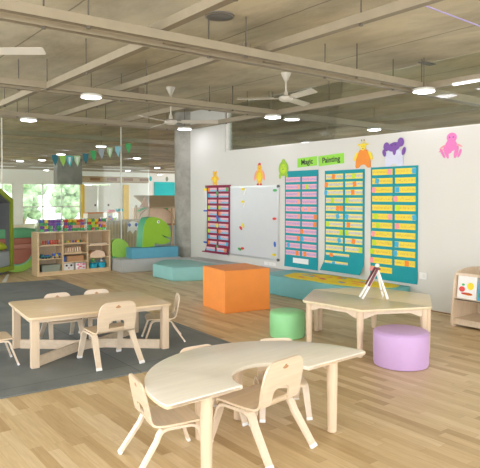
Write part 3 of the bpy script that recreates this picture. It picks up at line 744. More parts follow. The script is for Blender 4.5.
# column 2
t = on('peg_toy', 'row of small coloured figures on the top shelf of the middle column', 'toy', 4.26, .62)
b = BM(); box(b, 0, .44, 0, .05, 0, .012); obj('base', b, 'tan', t)
for i, c in enumerate(('green', 'yellow', 'brown_lt', 'blue', 'red', 'yellow', 'dgreen', 'note_orange')):
    b = BM(); lathe(b, [(.012, .012), (.02, .02), (.016, .04), (.008, .046), (.013, .058), (0, .066)], 10, (.03+i*.054, .025)); obj('figure', b, c, t, 50)
t = on('peg_board', 'wooden rack of upright pegs with dark tops in the middle column of the toy shelf', 'toy', 4.27, .42)
b = BM(); box(b, 0, .36, 0, .06, 0, .03); box(b, 0, .03, .062, .12, 0, .15); obj('base', b, 'tan', t)
for i in range(7): b = BM(); lathe(b, [(.015, .03), (.015, .115)], 10, (.03+i*.05, .03)); q = obj('peg', b, 'peach', t, 40); b = BM(); lathe(b, [(.019, .115), (.019, .13), (0, .137)], 10, (.03+i*.05, .03)); obj('peg_top', b, 'brown', q, 40)
t = on('wooden_box', 'long reddish brown wooden box in the middle column above the two face boxes', 'box', 4.32, .25)
b = BM(); box(b, 0, .34, 0, .16, 0, .10, .004, 1); obj('box_body', b, 'brown_lt', t); b = BM(); box(b, -.004, .344, -.004, .164, .1, .115, .003, 1); obj('box_lid', b, 'brown_lt', t)
t = on('small_box', 'small blue and dark box left of the brown wooden box', 'box', 4.245, .25)
b = BM(); box(b, 0, .03, 0, .12, 0, .11); obj('box_body', b, 'blue', t); b = BM(); box(b, .031, .065, 0, .12, 0, .11); obj('box_side', b, 'dark', t)
def face_box(x, label, kind):
    t = on('toy_box', label, 'box', x, .08)
    b = BM(); box(b, 0, .205, 0, .18, 0, .135, .008, 2); obj('box_body', b, 'white', t, 40)
    b = BM()
    if kind == 'face':
        for dx in (.055, .15): prism(b, ell(dx, .095, .022, .020), -.006, -.001, 'XZ')
        obj('eye_patch', b, 'black', t)
        b = BM(); prism(b, ell(.10, .045, .018, .012), -.006, -.001, 'XZ'); obj('nose_patch', b, 'brown_lt', t)
    else:
        for a, z, r in ((.04, .1, .03), (.16, .1, .03), (.05, .03, .022), (.16, .035, .024), (.103, .11, .018)): prism(b, ell(a, z, r, r*.8), -.006, -.001, 'XZ')
        obj('flower_patch', b, 'pink', t)
        b = BM(); prism(b, ell(.10, .06, .016, .016), -.008, -.001, 'XZ'); prism(b, ell(.07, .06, .012, .012), -.0081, -.001, 'XZ'); obj('flower_patch', b, 'red', t)
face_box(4.25, 'white box with a black-eyed face in the bottom middle compartment', 'face'); face_box(4.50, 'white box with pink and red patches beside the face box', 'flower')
# column 3
t = on('wooden_tray', 'flat pale wooden tray on the upper shelf of the right column', 'tray', 4.79, .56)
b = BM(); box(b, 0, .38, 0, .2, 0, .012); box(b, 0, .38, 0, .012, .012, .035); box(b, 0, .012, .012, .2, .012, .035); box(b, .368, .38, .012, .2, .012, .035); obj('tray_body', b, 'maple', t)
b = BM(); box(b, -.012, 0, .08, .12, .02, .04); obj('tray_handle', b, 'brown', t)
t = on('arch_block', 'pale wooden arch block stepping up on the right column middle shelf', 'toy', 4.78, .31)
pa = [(.02, 0), (.03, .06), (.08, .11), (.15, .14), (.24, .13), (.33, .10), (.36, 0)]
b = BM(); prism(b, pa, 0, .12, 'XZ'); obj('outer_arch', b, 'peach', t)
b = BM(); prism(b, [(.0, 0), (.005, .07), (.06, .13), (.05, .09), (.028, .05), (.018, 0)], 0.01, .11, 'XZ'); obj('side_arch', b, 'brown_lt', t)
def basket(x, label):
    t = on('toy_basket', label, 'basket', x, .08)
    b = BM(); r = .082
    lathe(b, [(.07, 0), (r, .09), (r+.006, .095), (r-.004, .095), (.066, .008), (0, .008)], 20, (.09, .09)); obj('basket_body', b, 'cyan', t, 40)
    b = BM(); tube(b, [(.012, .09, .09), (.025, .09, .14), (.09, .09, .165), (.155, .09, .14), (.168, .09, .09)], .006, 8); obj('handle', b, 'cyan', t, 60)
basket(4.815, 'left of two sky-blue baskets in the bottom right compartment'); basket(5.0, 'right of two sky-blue baskets in the bottom right compartment')
for i, (x, z, c, nm) in enumerate(((4.79, .09, 'white', 'white and black'), (4.90, .19, 'green', 'green'), (5.09, .195, 'white', 'white'))):
    b = BM(); lathe(b, [(0, 0), (.028, .01), (.034, .04), (.02, .07), (.026, .085), (.02, .105), (0, .112)], 14)
    o = obj('soft_toy', b, c, smooth=60, loc=(x if i else 4.793, (11.50 if i == 0 else 11.41), z)); tag(o, '%s little soft toy by the sky-blue baskets' % nm, 'toy')
    b = BM(); prism(b, ell(0, .06, .02, .014), -.037, -.028, 'XZ'); obj('patch', b, 'black' if c == 'white' else 'yellow', o)

# ------------------------------------------------------------------ rocker stack left of shelf
def arc(cx, cz, r, a0, a1, n=18): return [(cx+r*math.cos(R(a0+(a1-a0)*i/n)), cz+r*math.sin(R(a0+(a1-a0)*i/n))) for i in range(n+1)]
RX = 3.62
b = BM(); prism(b, arc(RX, .47, .47, 180, 360)+arc(RX, .47, .33, 360, 180), 12.25, 12.85, 'XZ'); q = tag(obj('foam_rocker', b, 'lime', smooth=40), 'lime green curved foam rocker on the floor beside the toy shelf', 'foam rocker')
b = BM(); prism(b, arc(RX, .47, .338, 182, 358)+arc(RX, .47, .31, 358, 182), 12.235, 12.25, 'XZ'); obj('inner_lining', b, 'mint', q)
b = BM(); prism(b, arc(RX, .475, .305, 180, 360), 12.24, 12.84, 'XZ'); tag(obj('foam_half_disc', b, 'terra', smooth=40), 'brown foam half disc resting in the lime rocker', 'foam block')
b = BM(); box(b, RX-.50, RX+.34, 12.24, 12.84, .482, .57, .01); q = tag(obj('foam_slab', b, 'terra_lt', smooth=40), 'pale terracotta foam slab under the darker one', 'foam block')
b = BM(); box(b, RX-.50, RX+.34, 12.24, 12.84, .575, .70, .01); tag(obj('foam_slab', b, 'terra', smooth=40), 'dark terracotta foam slab under the green slab', 'foam block')
b = BM(); box(b, RX-.50, RX+.36, 12.24, 12.84, .705, .89, .01); tag(obj('foam_slab', b, 'green_slab', smooth=40), 'green foam slab on top of the foam stack', 'foam block')

# ------------------------------------------------------------------ green cubby at the left edge
t = thing('reading_nook', 'lime green framed reading nook with grey padded inside, at the left edge', 'nook', (3.54, 12.22, 0), R(42))
# local: x to the left is negative (right edge at x=0), face at y=0, depth +y
op = [(0, .06), (0, 1.50), (-.42, 1.72), (-1.2, 1.72), (-1.6, 1.50), (-1.6, .06)]
ip = [(-.09, .15), (-.09, 1.44), (-.45, 1.63), (-1.17, 1.63), (-1.51, 1.44), (-1.51, .15)]
b = BM()
for i in range(6):
    j = (i+1) % 6
    t3 = bmesh.new(); v = [t3.verts.new((p[0], y, p[1])) for y in (0, .9) for p in (op[i], op[j], ip[j], ip[i])]
    for f in ((0, 1, 2, 3), (4, 5, 6, 7), (0, 1, 5, 4), (2, 3, 7, 6)): t3.faces.new([v[k] for k in f])
    merge(b, t3)
obj('frame', b, 'lime_f', t)
sp_ = [(p[0]*.995-.004, p[1]*.995) for p in ip]
b = BM(); prism(b, sp_, .84, .86, 'XZ'); obj('back_panel', b, 'greyin', t)
b = BM()
for i in range(5):
    q0, q1 = ip[i], ip[i+1]; t3 = bmesh.new(); c0 = (-.8, .8)
    s0 = [(q[0]+(c0[0]-q[0])*.02, q[1]+(c0[1]-q[1])*.02) for q in (q0, q1)]
    v = [t3.verts.new((p[0], y, p[1])) for y in (.03, .838) for p in (q0, q1, s0[1], s0[0])]
    for f in ((0, 1, 2, 3), (4, 5, 6, 7), (2, 3, 7, 6), (0, 1, 5, 4)): t3.faces.new([v[k] for k in f])
    merge(b, t3)
obj('padding', b, 'greyin', t)
b = BM(); box(b, -1.50, -.10, .02, .83, .155, .46, .02); obj('mattress', b, 'mattress', t, 40)
b = BM(); box(b, -1.5, -.1, .10, .8, 0, .058); obj('plinth', b, 'dark', t)
def pillow_mesh(w, d, h):
    b = BM(); t = bmesh.new(); N = 12; g = {}
    for s_ in (1, -1):
        for i in range(N+1):
            for j in range(N+1):
                u, v = i/N*2-1, j/N*2-1; e = max(0, (1-u**4)*(1-v**4))**.5
                k = (i, j, s_)
                if (i in (0, N) or j in (0, N)) and s_ == -1: g[k] = g[(i, j, 1)]; continue
                g[k] = t.verts.new((u*w/2*(1-.05*v*v), v*d/2*(1-.05*u*u), s_*h/2*e))
    for s_ in (1, -1):
        for i in range(N):
            for j in range(N):
                f = [g[(i, j, s_)], g[(i+1, j, s_)], g[(i+1, j+1, s_)], g[(i, j+1, s_)]]
                try: t.faces.new(f if s_ > 0 else f[::-1])
                except ValueError: pass
    merge(b, t); return b
o = obj('pillow', pillow_mesh(.5, .42, .16), 'pillow', smooth=80, loc=(3.14, 12.30, .60)); o.rotation_euler = (R(18), R(6), R(20)); tag(o, 'lime green pillow lying in the reading nook', 'pillow')

# ------------------------------------------------------------------ right-hand book display
t = thing('book_display', 'low maple book display with slanted front by the wall at the right edge', 'bookshelf', (0, 0, 0))
# side profile in XZ (front faces -X); unit runs along -Y from 3.97
def side(y):
    b = BM(); prism(b, fillet([(6.22, 0), (6.20, .06), (6.27, .64), (6.33, .70), (6.60, .735), (6.82, .72), (6.82, 0), (6.72, 0), (6.70, .05), (6.32, .05), (6.30, 0)], [.01, 0, .03, .04, .06, .02, 0, 0, .02, .02, 0], 3), y-.011, y+.011, 'XZ'); return b
obj('side_panel', side(3.96), 'mapleZ', t); obj('side_panel', side(2.75), 'mapleZ', t)
b = BM(); box(b, 6.24, 6.80, 2.762, 3.948, .09, .11); obj('shelf_board', b, 'maple', t)
b = BM(); box(b, 6.26, 6.29, 2.762, 3.948, .03, .09); obj('kick_rail', b, 'maple', t)
b = BM(); box(b, 6.255, 6.275, 2.762, 3.948, .34, .37); box(b, 6.255, 6.42, 2.762, 3.948, .345, .36); obj('book_ledge', b, 'maple', t)
b = BM(); box(b, 6.275, 6.305, 2.762, 3.948, .655, .685); obj('top_rail', b, 'maple', t)
b = BM(); strip(b, [(6.30, 3.355, .36), (6.345, 3.355, .65)], 1.18, .01, side=(0, 1, 0)); obj('slanted_panel', b, 'mapleZ', t)
b = BM(); box(b, 6.76, 6.775, 2.762, 3.948, .0, .70); obj('back_panel', b, 'maple', t)
b = BM(); box(b, 6.45, 6.47, 2.762, 3.55, .115, .34); obj('inner_panel', b, 'tan', t)
def book(name, label, y0, y1, z0, h, cover, arts, lean=.13, x=6.283, grp=None):
    t = thing(name, label, 'book', (x, 0, z0)); t.rotation_euler = (0, lean, 0)
    b = BM(); box(b, -.006, .006, y0, y1, 0, h); obj('cover', b, cover, t)
    for (c, el) in arts:
        b = BM()
        for (u, v, ru, rv) in el: prism(b, ell((y1-(y1-y0)*u), h*v, (y1-y0)*ru, h*rv), -.0085, -.0062, 'YZ')
        obj('cover_art', b, c, t)
    return t
book('picture_book', 'white picture book with a fruit drawing, left on the display ledge', 3.69, 3.935, .363, .27, 'white', (('red', [(.25, .42, .16, .12), (.5, .24, .3, .05)]), ('yellow', [(.68, .58, .17, .16)]), ('note_orange', [(.6, .22, .22, .05)]), ('green', [(.3, .62, .08, .05)])))
book('picture_book', 'green and blue picture book with pink flowers, right of the white one', 3.42, 3.67, .363, .27, 'note_blue', (('green', [(.5, .25, .46, .24)]), ('note_pink', [(.3, .55, .14, .10), (.3, .2, .12, .09), (.75, .4, .15, .1)]), ('red', [(.7, .12, .1, .06)])))
book('picture_book', 'yellow picture book on the display ledge, cut by the picture edge', 3.12, 3.38, .363, .27, 'yellow', (('red', [(.5, .5, .3, .25)]),))
book('picture_book', 'blue book with a yellow digger drawing standing on top of the display', 3.42, 3.68, .736, .25, 'note_blue', (('yellow', [(.55, .35, .42, .2), (.7, .55, .2, .2)]), ('black', [(.2, .1, .12, .1), (.6, .12, .2, .1)]), ('note_orange', [(.5, .5, .16, .07)])), .05, 6.52)

for o in list(COL.objects):
    if o.parent is None and o.name.startswith('book_display'): o.location.y -= .02; o.scale.z = .94
    if o.parent is None and o.name.startswith('picture_book'): o.location.y -= .02; o.location.z *= .94
# ------------------------------------------------------------------ wall pieces (X = WX plane, facing -X)
def wp(poly, d0=.001, d1=.004, b=None, bev=0):
    b = b or BM(); prism(b, poly, WX-d1, WX-d0, 'YZ'); return b
def part(name, polys, mat, parent, d0=.001, d1=.004, **k):
    b = BM()
    for i, p in enumerate(polys): prism(b, p, WX-d1-.00015*i, WX-d0, 'YZ')
    return obj(name, b, mat, parent, **k)
def rc(y0, y1, z0, z1): return [(y0, z0), (y1, z0), (y1, z1), (y0, z1)]
def rot_rc(y, z, w, h, a):
    c, s = math.cos(a), math.sin(a); return [(y+u*c-v*s, z+u*s+v*c) for u, v in ((-w/2, -h/2), (w/2, -h/2), (w/2, h/2), (-w/2, h/2))]

# whiteboard
t = thing('whiteboard', 'white magnetic board with a thin aluminium frame on the right-hand wall', 'whiteboard', (0, 0, 0))
part('board_panel', [rc(7.80, 10.05, .435, 1.73)], 'board', t, .001, .018)
part('frame', [rc(7.77, 10.08, 1.73, 1.76), rc(7.77, 10.08, .405, .435), rc(7.77, 7.80, .435, 1.73), rc(10.05, 10.08, .435, 1.73)], 'alu', t, .001, .024)
for (y, z) in ((7.79, 1.74), (7.79, .425), (10.06, 1.74), (10.06, .425)):
    part('corner_cap', [ell(y, z, .028, .028, 12)], 'dark', t, .001, .028)
def magnet(y, z, c, nm, where, a=0, kind='bar'):
    col_ = c; t = thing('board_magnet', '%s magnet on the whiteboard, %s' % (nm, where), 'magnet', (0, 0, 0))
    part('magnet_head', [ell(y, z, .05, .024, 12, a)], c, t, .0185, .032)
    if kind == 'tail': part('paper_tag', [rot_rc(y-.05, z-.05, .02, .13, .5)], 'white', t, .0185, .021)
    if kind == 'pair': part('second_head', [ell(y+.07, z-.05, .05, .026, 12, .7)], 'red', t, .0185, .031)
    if kind == 'pairg': part('second_head', [ell(y+.09, z-.02, .05, .026, 12, .3)], 'green', t, .0185, .031)
magnet(8.80, 1.70, 'yellow', 'yellow', 'top one, with a paper tag', 0, 'tail'); magnet(8.81, 1.46, 'yellow', 'yellow', 'second from the top, with a paper tag', 0, 'tail')
magnet(8.80, 1.00, 'yellow', 'yellow and red', 'in the middle', 1.2, 'pair'); magnet(8.82, .56, 'red', 'red and green', 'near the bottom', 0, 'pairg')
magnet(7.87, 1.67, 'green', 'dark green', 'top right corner'); magnet(7.88, 1.16, 'red', 'red', 'at the right edge, halfway down'); magnet(7.87, .70, 'blue', 'dark blue', 'lower right edge', 1.4); magnet(7.89, .51, 'yellow', 'yellow', 'bottom right corner')

# maroon pocket chart
def hang_chart(name, label, y0, y1, z0, z1, mat, off, curl):
    """cloth hanging from the top, lower hem kicks out from the wall"""
    t = thing(name, label, 'wall chart', (0, 0, 0))
    b = BM(); path = []
    for i in range(13):
        s = i/12; z = z1+(z0-z1)*s; d = off+curl*max(0, (s-.86)/.14)**2
        path.append((WX-d, (y0+y1)/2, z))
    strip(b, path, y1-y0, .004, side=(0, 1, 0)); obj('chart_cloth', b, mat, t, 40)
    return t
t = hang_chart('pocket_chart', 'maroon pocket chart with pink and blue strips over the left of the whiteboard', 9.22, 10.02, .43, 1.77, 'maroon', .028, .055)
rr_ = random.Random(4)
nl = [('note_orange', 0), ('note_blue', 0), ('salmon', 0), ('note_lime', 0), ('salmon', 0), ('note_lime', 0), ('salmon', 0), ('note_lime', 0), ('note_blue', 0), ('note_orange', 0), (None, 0)]
nr_ = [('green', 1), (None, 0), ('salmon', 0), ('note_lime', 0), ('note_orange', 0), ('note_blue', 0), ('salmon', 1), ('note_orange', 0), ('note_blue', 0), ('note_blue', 1), ('note_orange', 1)]
cy_ = [(9.655, 9.985), (9.255, 9.605)]
for i in range(11):
    z = 1.70-.1215*i; dd = .003+(.045 if i == 10 else 0)
    for c_ in (0, 1):
        y0, y1 = cy_[c_]; k = part('strip_card', [rc(y0+.01, y1-.01, z-.037, z+.037)], 'card_w', t, .028+dd, .033+dd)
        nt_ = (nl, nr_)[c_][i]
        if nt_[0]:
            u = y1-.045 if nt_[1] == 0 else y0+.045
            part('sticky_note', [rc(u-.035, u+.035, z-.035, z+.038)], nt_[0], k, .034+dd, .036+dd)
b = BM(); box(b, WX-.05, WX-.025, 9.19, 10.06, 1.765, 1.79); obj('hanging_bar', b, 'maroon', t)
b = BM()
b = BM(); prism(b, rc(9.25, 10.06, .41, .43), WX-.13, WX-.05, 'YZ'); obj('bottom_hem', b, 'maroon', t)
for i, (z, c) in enumerate(((1.62, 'green'), (1.14, 'blue'), (.97, 'yellow'), (.53, 'green'))):
    part('clip', [ell(9.63, z, .03, .045, 10)], c, t, .036, .05)
for z in (1.26, .60): part('side_clip', [rc(10.02, 10.13, z-.015, z+.02)], 'blue', t, .026, .045)
part('corner_clip', [rc(10.02, 10.12, 1.68, 1.73)], 'yellow', t, .026, .045)

def teal_chart(label, y0, y1, z0, z1, zt, pitch, nL, nR, card, notes, curl, ch=.042):
    t = hang_chart('sentence_chart', label, y0, y1, z0, z1, 'chart_teal', .006, curl)
    W_ = y1-y0; cols = [(y0+W_*.52, y1-W_*.035), (y0+W_*.045, y0+W_*.465)]
    keep = {}
    for c_, n in ((0, nL), (1, nR)):
        for i in range(n):
            z = zt-pitch*i; a, q = cols[c_]; s_ = (z1-z)/(z1-z0); d = .006+curl*max(0, (s_-.86)/.14)**2 + .0035
            if curl > .03 and c_ == 0 and i >= nL-2: a -= .13
            b = BM(); prism(b, rc(a, q, z-ch, z+ch), WX-d-.002, WX-d, 'YZ'); keep[(c_, i)] = (obj('sentence_strip', b, card, t), d, a, q, z)
    for (c_, i, u, mat) in notes:
        if (c_, i) not in keep: continue
        k, d, a, q, z = keep[(c_, i)]; y = q-(q-a)*u
        b = BM(); prism(b, rot_rc(y, z, .068, .075, rr_.uniform(-.25, .25)), WX-d-.005, WX-d-.0025, 'YZ'); obj('sticky_note', b, mat, k)
    return t
O_, B_, Lm, S_, Pk = 'note_orange', 'note_blue', 'note_lime', 'salmon', 'note_pink'
t = teal_chart('teal chart of pink sentence strips, leftmost of the three teal charts', 6.80, 7.62, .335, 2.0, 1.85, .1265, 11, 11, 'card_pink',
    [(1, 1, .35, Lm), (0, 1, .9, S_), (0, 2, .9, S_), (0, 3, .92, S_), (1, 4, .05, S_), (1, 4, .5, S_), (0, 5, .92, S_), (1, 5, .93, O_), (1, 6, .9, O_), (1, 7, .0, O_), (0, 8, .88, O_), (1, 8, .02, B_), (0, 9, .2, B_), (0, 10, .8, O_), (1, 10, .22, O_)], .015)
part('footer_label', [rc(7.02, 7.40, .41, .50)], 'white', t, .012, .016)
teal_chart('teal chart of yellow and grey sentence strips, middle of the three teal charts', 5.82, 6.65, .37, 1.975, 1.875, .1265, 12, 10, 'card_yg',
    [(0, 0, .45, O_), (0, 1, .02, O_), (0, 2, .0, B_), (1, 0, .5, Lm), (1, 1, .55, O_), (1, 2, .45, O_), (0, 3, .4, Lm), (1, 3, .1, Lm), (0, 4, .7, O_), (1, 5, .1, B_), (0, 5, .7, B_), (0, 4, .9, O_), (1, 6, .2, O_), (0, 6, .1, Lm), (1, 7, .1, Lm), (0, 7, .9, Lm), (0, 8, .8, B_), (1, 8, .5, O_), (1, 9, .9, Lm), (0, 10, .25, O_), (0, 11, .4, B_)], .11)
teal_chart('teal chart of bright yellow sentence strips, rightmost of the three teal charts', 4.87, 5.70, .335, 1.99, 1.915, .1305, 12, 11, 'card_y',
    [(0, 0, .85, Pk), (1, 0, .93, B_), (0, 1, .25, B_), (0, 2, .08, Pk), (1, 2, .12, B_), (1, 3, .02, Pk), (1, 4, .15, Lm), (0, 5, .2, Lm), (1, 5, .95, B_), (0, 6, .3, Lm), (0, 7, .05, Pk), (1, 6, .12, Pk), (0, 8, .12, Lm), (1, 8, .1, B_), (0, 9, .0, Lm), (1, 9, .03, B_), (1, 10, .6, O_), (0, 10, .0, Pk), (0, 11, .0, Pk), (0, 5, .9, Pk)], .01)

# green word signs with real lettering
def text_mesh(s, size, bold=.0022):
    cu = bpy.data.curves.new('txt', 'FONT'); cu.body = s; cu.size = size; cu.extrude = .001; cu.offset = bold; cu.align_x = 'CENTER'; cu.align_y = 'CENTER'
    o = bpy.data.objects.new('tmp', cu); COL.objects.link(o); bpy.context.view_layer.update()
    me = bpy.data.meshes.new_from_object(o.evaluated_get(bpy.context.evaluated_depsgraph_get())); bpy.data.objects.remove(o, do_unlink=True); return me
def sign(word, label, yc, zc, w, h, tilt, size):
    t = thing('word_sign', label, 'sign', (0, 0, 0))
    part('paper', [rot_rc(yc, zc, w, h, -tilt)], 'sign_green', t)
    me = text_mesh(word, size)
    # text XY -> wall: +X(text) -> -Y, +Y(text) -> +Z, facing -X
    mt = Matrix.Translation((WX-.006, yc, zc)) @ Matrix(((0, 0, -1, 0), (-1, 0, 0, 0), (0, 1, 0, 0), (0, 0, 0, 1))) @ Matrix.Rotation(tilt, 4, 'Z')
    me.transform(mt); link('lettering', me, 'black', t)
sign('Magic', 'green paper sign reading Magic above the leftmost teal chart', 7.07, 2.14, .47, .155, .04, .125)
sign('Painting', 'green paper sign reading Painting above the middle teal chart', 6.52, 2.15, .56, .165, .045, .125)

# cut-out animals
def disc(y, z, r, rz=None, rot=0): return ell(y, z, r, rz or r, 16, rot)
t = thing('paper_bear', 'orange-yellow paper bear cut-out above the maroon pocket chart', 'wall cut-out')
y = 9.77
part('body', [disc(y, 1.91, .085, .10), disc(y, 2.015, .065, .055), disc(y+.055, 2.06, .022), disc(y-.055, 2.06, .022), disc(y+.10, 1.93, .045, .03, -.9), disc(y-.10, 1.93, .045, .03, .9), rc(y+.02, y+.075, 1.785, 1.88), rc(y-.075, y-.02, 1.785, 1.88)], 'bear', t)
part('face', [disc(y+.022, 2.025, .008), disc(y-.022, 2.025, .008), disc(y, 2.0, .012, .008)], 'brown', t, .0055, .007)
part('belly', [disc(y, 1.905, .045, .055)], 'yellow', t, .0055, .0065)
t = thing('paper_chicken', 'yellow paper chicken cut-out with red comb above the whiteboard', 'wall cut-out')
y = 8.33
part('body', [disc(y, 1.94, .10, .125), disc(y, 2.09, .058, .055), rc(y+.02, y+.055, 1.79, 1.87), rc(y-.055, y-.02, 1.79, 1.87)], 'bear', t)
part('wing', [disc(y+.115, 1.95, .035, .10, .35), disc(y-.115, 1.95, .035, .10, -.35)], 'salmon', t, .001, .0035)
part('comb', [disc(y, 2.155, .04, .03), disc(y+.03, 2.14, .02)], 'red', t, .001, .0035)
part('foot', [disc(y+.045, 1.785, .035, .018), disc(y-.045, 1.785, .035, .018)], 'red', t, .0055, .007)
part('beak', [disc(y, 2.075, .018, .012)], 'note_orange', t, .0055, .007); part('belly', [disc(y, 1.93, .06, .08)], 'yellow', t, .0055, .006)
t = thing('paper_frog', 'lime green paper creature cut-out at the top left corner of the leftmost teal chart', 'wall cut-out')
y = 7.66
part('body', [disc(y, 2.05, .125, .135), disc(y, 2.17, .045, .05), disc(y+.09, 1.92, .03, .05), disc(y-.09, 1.92, .03, .05)], 'lime_cut', t, .007, .011)
part('belly', [disc(y, 2.045, .07, .085)], 'note_lime', t, .0125, .0135)
part('face', [disc(y+.03, 2.08, .008), disc(y-.03, 2.08, .008), disc(y, 2.04, .03, .006)], 'dgreen', t, .0137, .015)
t = thing('paper_giraffe', 'orange paper giraffe cut-out with yellow head above the middle teal chart', 'wall cut-out')
y = 5.85
part('body', [fillet([(y+.15, 1.99), (y+.14, 2.12), (y+.07, 2.27), (y-.07, 2.27), (y-.14, 2.12), (y-.15, 1.99), (y-.08, 1.99), (y-.05, 2.04), (y+.05, 2.04), (y+.08, 1.99)], .03, 3)], 'giraffe', t, .009, .013)
part('head', [disc(y, 2.31, .05, .055), disc(y+.075, 2.345, .035, .015), disc(y-.075, 2.345, .035, .015), rc(y+.02, y+.03, 2.36, 2.41), rc(y-.03, y-.02, 2.36, 2.41)], 'yellow', t, .013, .016)
part('arm', [disc(y+.14, 2.17, .03, .075, .5), disc(y-.14, 2.17, .03, .075, -.5)], 'yellow', t, .007, .0085)
part('face', [disc(y+.02, 2.32, .006), disc(y-.02, 2.32, .006), disc(y, 2.285, .02, .006)], 'brown', t, .0165, .0175)
part('horn_tip', [disc(y+.025, 2.41, .012), disc(y-.025, 2.41, .012)], 'brown', t, .0165, .018)
t = thing('paper_elephant', 'purple paper animal cut-out with a pale lilac body above the rightmost teal chart', 'wall cut-out')
y = 5.28
part('body', [fillet([(y+.16, 1.99), (y+.155, 2.16), (y+.09, 2.24), (y-.09, 2.24), (y-.155, 2.16), (y-.16, 1.99), (y-.06, 1.99), (y-.04, 2.03), (y+.04, 2.03), (y+.06, 1.99)], .03, 3)], 'pale_lilac', t, .009, .012)
part('head', [disc(y, 2.27, .11, .065, -.2), disc(y+.13, 2.28, .055, .065), disc(y-.12, 2.33, .055, .065), disc(y-.01, 2.21, .03, .06), disc(y+.17, 2.19, .03, .055, -.3), disc(y-.17, 2.20, .03, .06, .3)], 'violet_cut', t, .0125, .0155)
part('face', [disc(y+.03, 2.29, .008), disc(y-.03, 2.30, .008)], 'black', t, .0166, .0175)
t = thing('paper_octopus', 'pink paper octopus cut-out high on the right of the wall', 'wall cut-out')
y = 4.37
part('body', [disc(y-.01, 2.33, .075, .065), disc(y, 2.23, .085, .08), disc(y+.07, 2.14, .026, .09, -.35), disc(y+.125, 2.13, .018, .075, -.5), disc(y-.075, 2.14, .028, .085, .25), disc(y-.125, 2.12, .018, .06, .4), disc(y+.03, 2.17, .05, .05)], 'pink_cut', t)
part('arm', [disc(y+.125, 2.215, .055, .012, -.5), disc(y-.125, 2.22, .045, .012, .5), disc(y+.14, 2.17, .05, .010, -.4)], 'note_pink', t, .001, .003)
part('face', [disc(y+.02, 2.335, .011), disc(y-.035, 2.335, .011)], 'purple', t, .0055, .0065)
# wall sockets
t = thing('wall_socket', 'white wall socket beside the bottom right corner of the rightmost teal chart', 'socket')
part('plate', [rc(4.72, 4.84, .42, .51)], 'white', t, .001, .012); part('switch', [rc(4.75, 4.78, .44, .49)], 'metal', t, .0125, .016)
t = thing('wall_socket', 'white double socket below the bottom right corner of the whiteboard', 'socket')
part('plate', [rc(7.86, 8.18, .305, .365)], 'white', t, .001, .012); part('switch', [rc(8.04, 8.08, .32, .35), rc(7.93, 7.97, .32, .35)], 'metal', t, .0125, .016)

# ------------------------------------------------------------------ bunting on the glass
t = thing('bunting', 'string of green, blue and white felt pennants hanging across the glass', 'bunting')
fl = [(4.85, 2.54, 'navyteal'), (5.04, 2.53, 'lime'), (5.20, 2.53, 'aqua'), (5.39, 2.54, 'ltgreen'), (5.60, 2.60, 'navyteal'), (5.80, 2.68, 'green'), (6.01, 2.74, 'greyblue'), (6.23, 2.78, 'ltgreen'), (6.45, 2.82, 'ltblue'), (6.74, 2.91, 'green')]
b = BM(); tube(b, [(4.70, 13.45, 2.56)]+[(x, 13.45, z) for x, z, c in fl]+[(6.9, 13.45, 2.95)], .006, 6); obj('string', b, 'tan', t)
for x, z, c in fl:
    b = BM(); h = .26; w = .155; prism(b, [(x-w/2, z), (x+w/2, z), (x+w*.42, z-h*.45), (x+.01, z-h), (x-w*.42, z-h*.45)], 13.44, 13.447, 'XZ'); obj('pennant', b, c, t)
    if c in ('ltgreen', 'aqua'):
        b = BM(); prism(b, [(x-.03, z-.03), (x+.03, z-.03), (x+.02, z-h*.5), (x, z-h*.8), (x-.02, z-h*.5)], 13.436, 13.4395, 'XZ'); obj('inner_patch', b, 'white', t)

# ------------------------------------------------------------------ beyond the glass
t = thing('storage_cabinet', 'pale slatted wooden cabinet back beyond the glass, behind the dinosaur', 'cabinet')
b = BM(); box(b, 6.50, 7.75, 14.2, 14.6, .0, .93); obj('cabinet_body', b, 'rattan', t)
b = BM()
for i in range(14): box(b, 6.53+i*.088, 6.57+i*.088, 14.185, 14.199, .04, .9)
obj('slat_panel', b, 'tan', t)
t = thing('storage_bin', 'clear bin of colourful toys on the slatted cabinet beyond the glass', 'bin')
b = BM(); x0, x1, y0, y1, z0, z1 = 6.52, 6.80, 14.25, 14.5, .932, 1.14
box(b, x0, x1, y0, y0+.004, z0, z1); box(b, x0, x1, y1-.004, y1, z0, z1); box(b, x0, x0+.004, y0+.004, y1-.004, z0, z1); box(b, x1-.004, x1, y0+.004, y1-.004, z0, z1); obj('bin_body', b, 'clear', t)
for i, (c, nm) in enumerate((('note_orange', 'orange'), ('red', 'red'), ('purple', 'purple'), ('note_lime', 'lime'))):
    for k in range(2):
        o = BR.get(c) or make_brick(c); o = o.copy(); COL.objects.link(o); o.location = (6.57+i*.06-(k*.01), 14.32+k*.09, .94+.06*k*((i+1) % 2)); o.rotation_euler = (0, 0, 1.3+.2*i)
        tag(o, '%s toy block in the clear bin beyond the glass' % nm, 'toy block', '%s blocks in the bin beyond the glass' % nm)
b = BM(); box(b, 6.60, 6.76, 14.28, 14.42, 1.142, 1.21, .01); tag(obj('toy_box', b, 'note_pink'), 'small pink box on top of the bin beyond the glass', 'box')
b = BM(); box(b, 6.84, 7.0, 14.28, 14.4, 1.16, 1.24, .01); 
t = thing('brush_jar', 'clear jar with a turquoise lid on the cabinet beyond the glass', 'jar')
obj('lid', b, 'aqua', t); b = BM(); lathe(b, [(.07, .932), (.075, 1.158)], 16, (6.92, 14.34)); obj('jar_body', b, 'clear', t, 40)
t = thing('paper_craft', 'blue and white paper craft taped to the cabinet beyond the glass', 'craft')
b = BM(); prism(b, [(7.06, .60), (7.10, .85), (7.22, .90), (7.36, .86), (7.40, .62), (7.30, .66), (7.22, .56), (7.14, .66)], 14.16, 14.18, 'XZ'); obj('paper_shape', b, 'white', t)
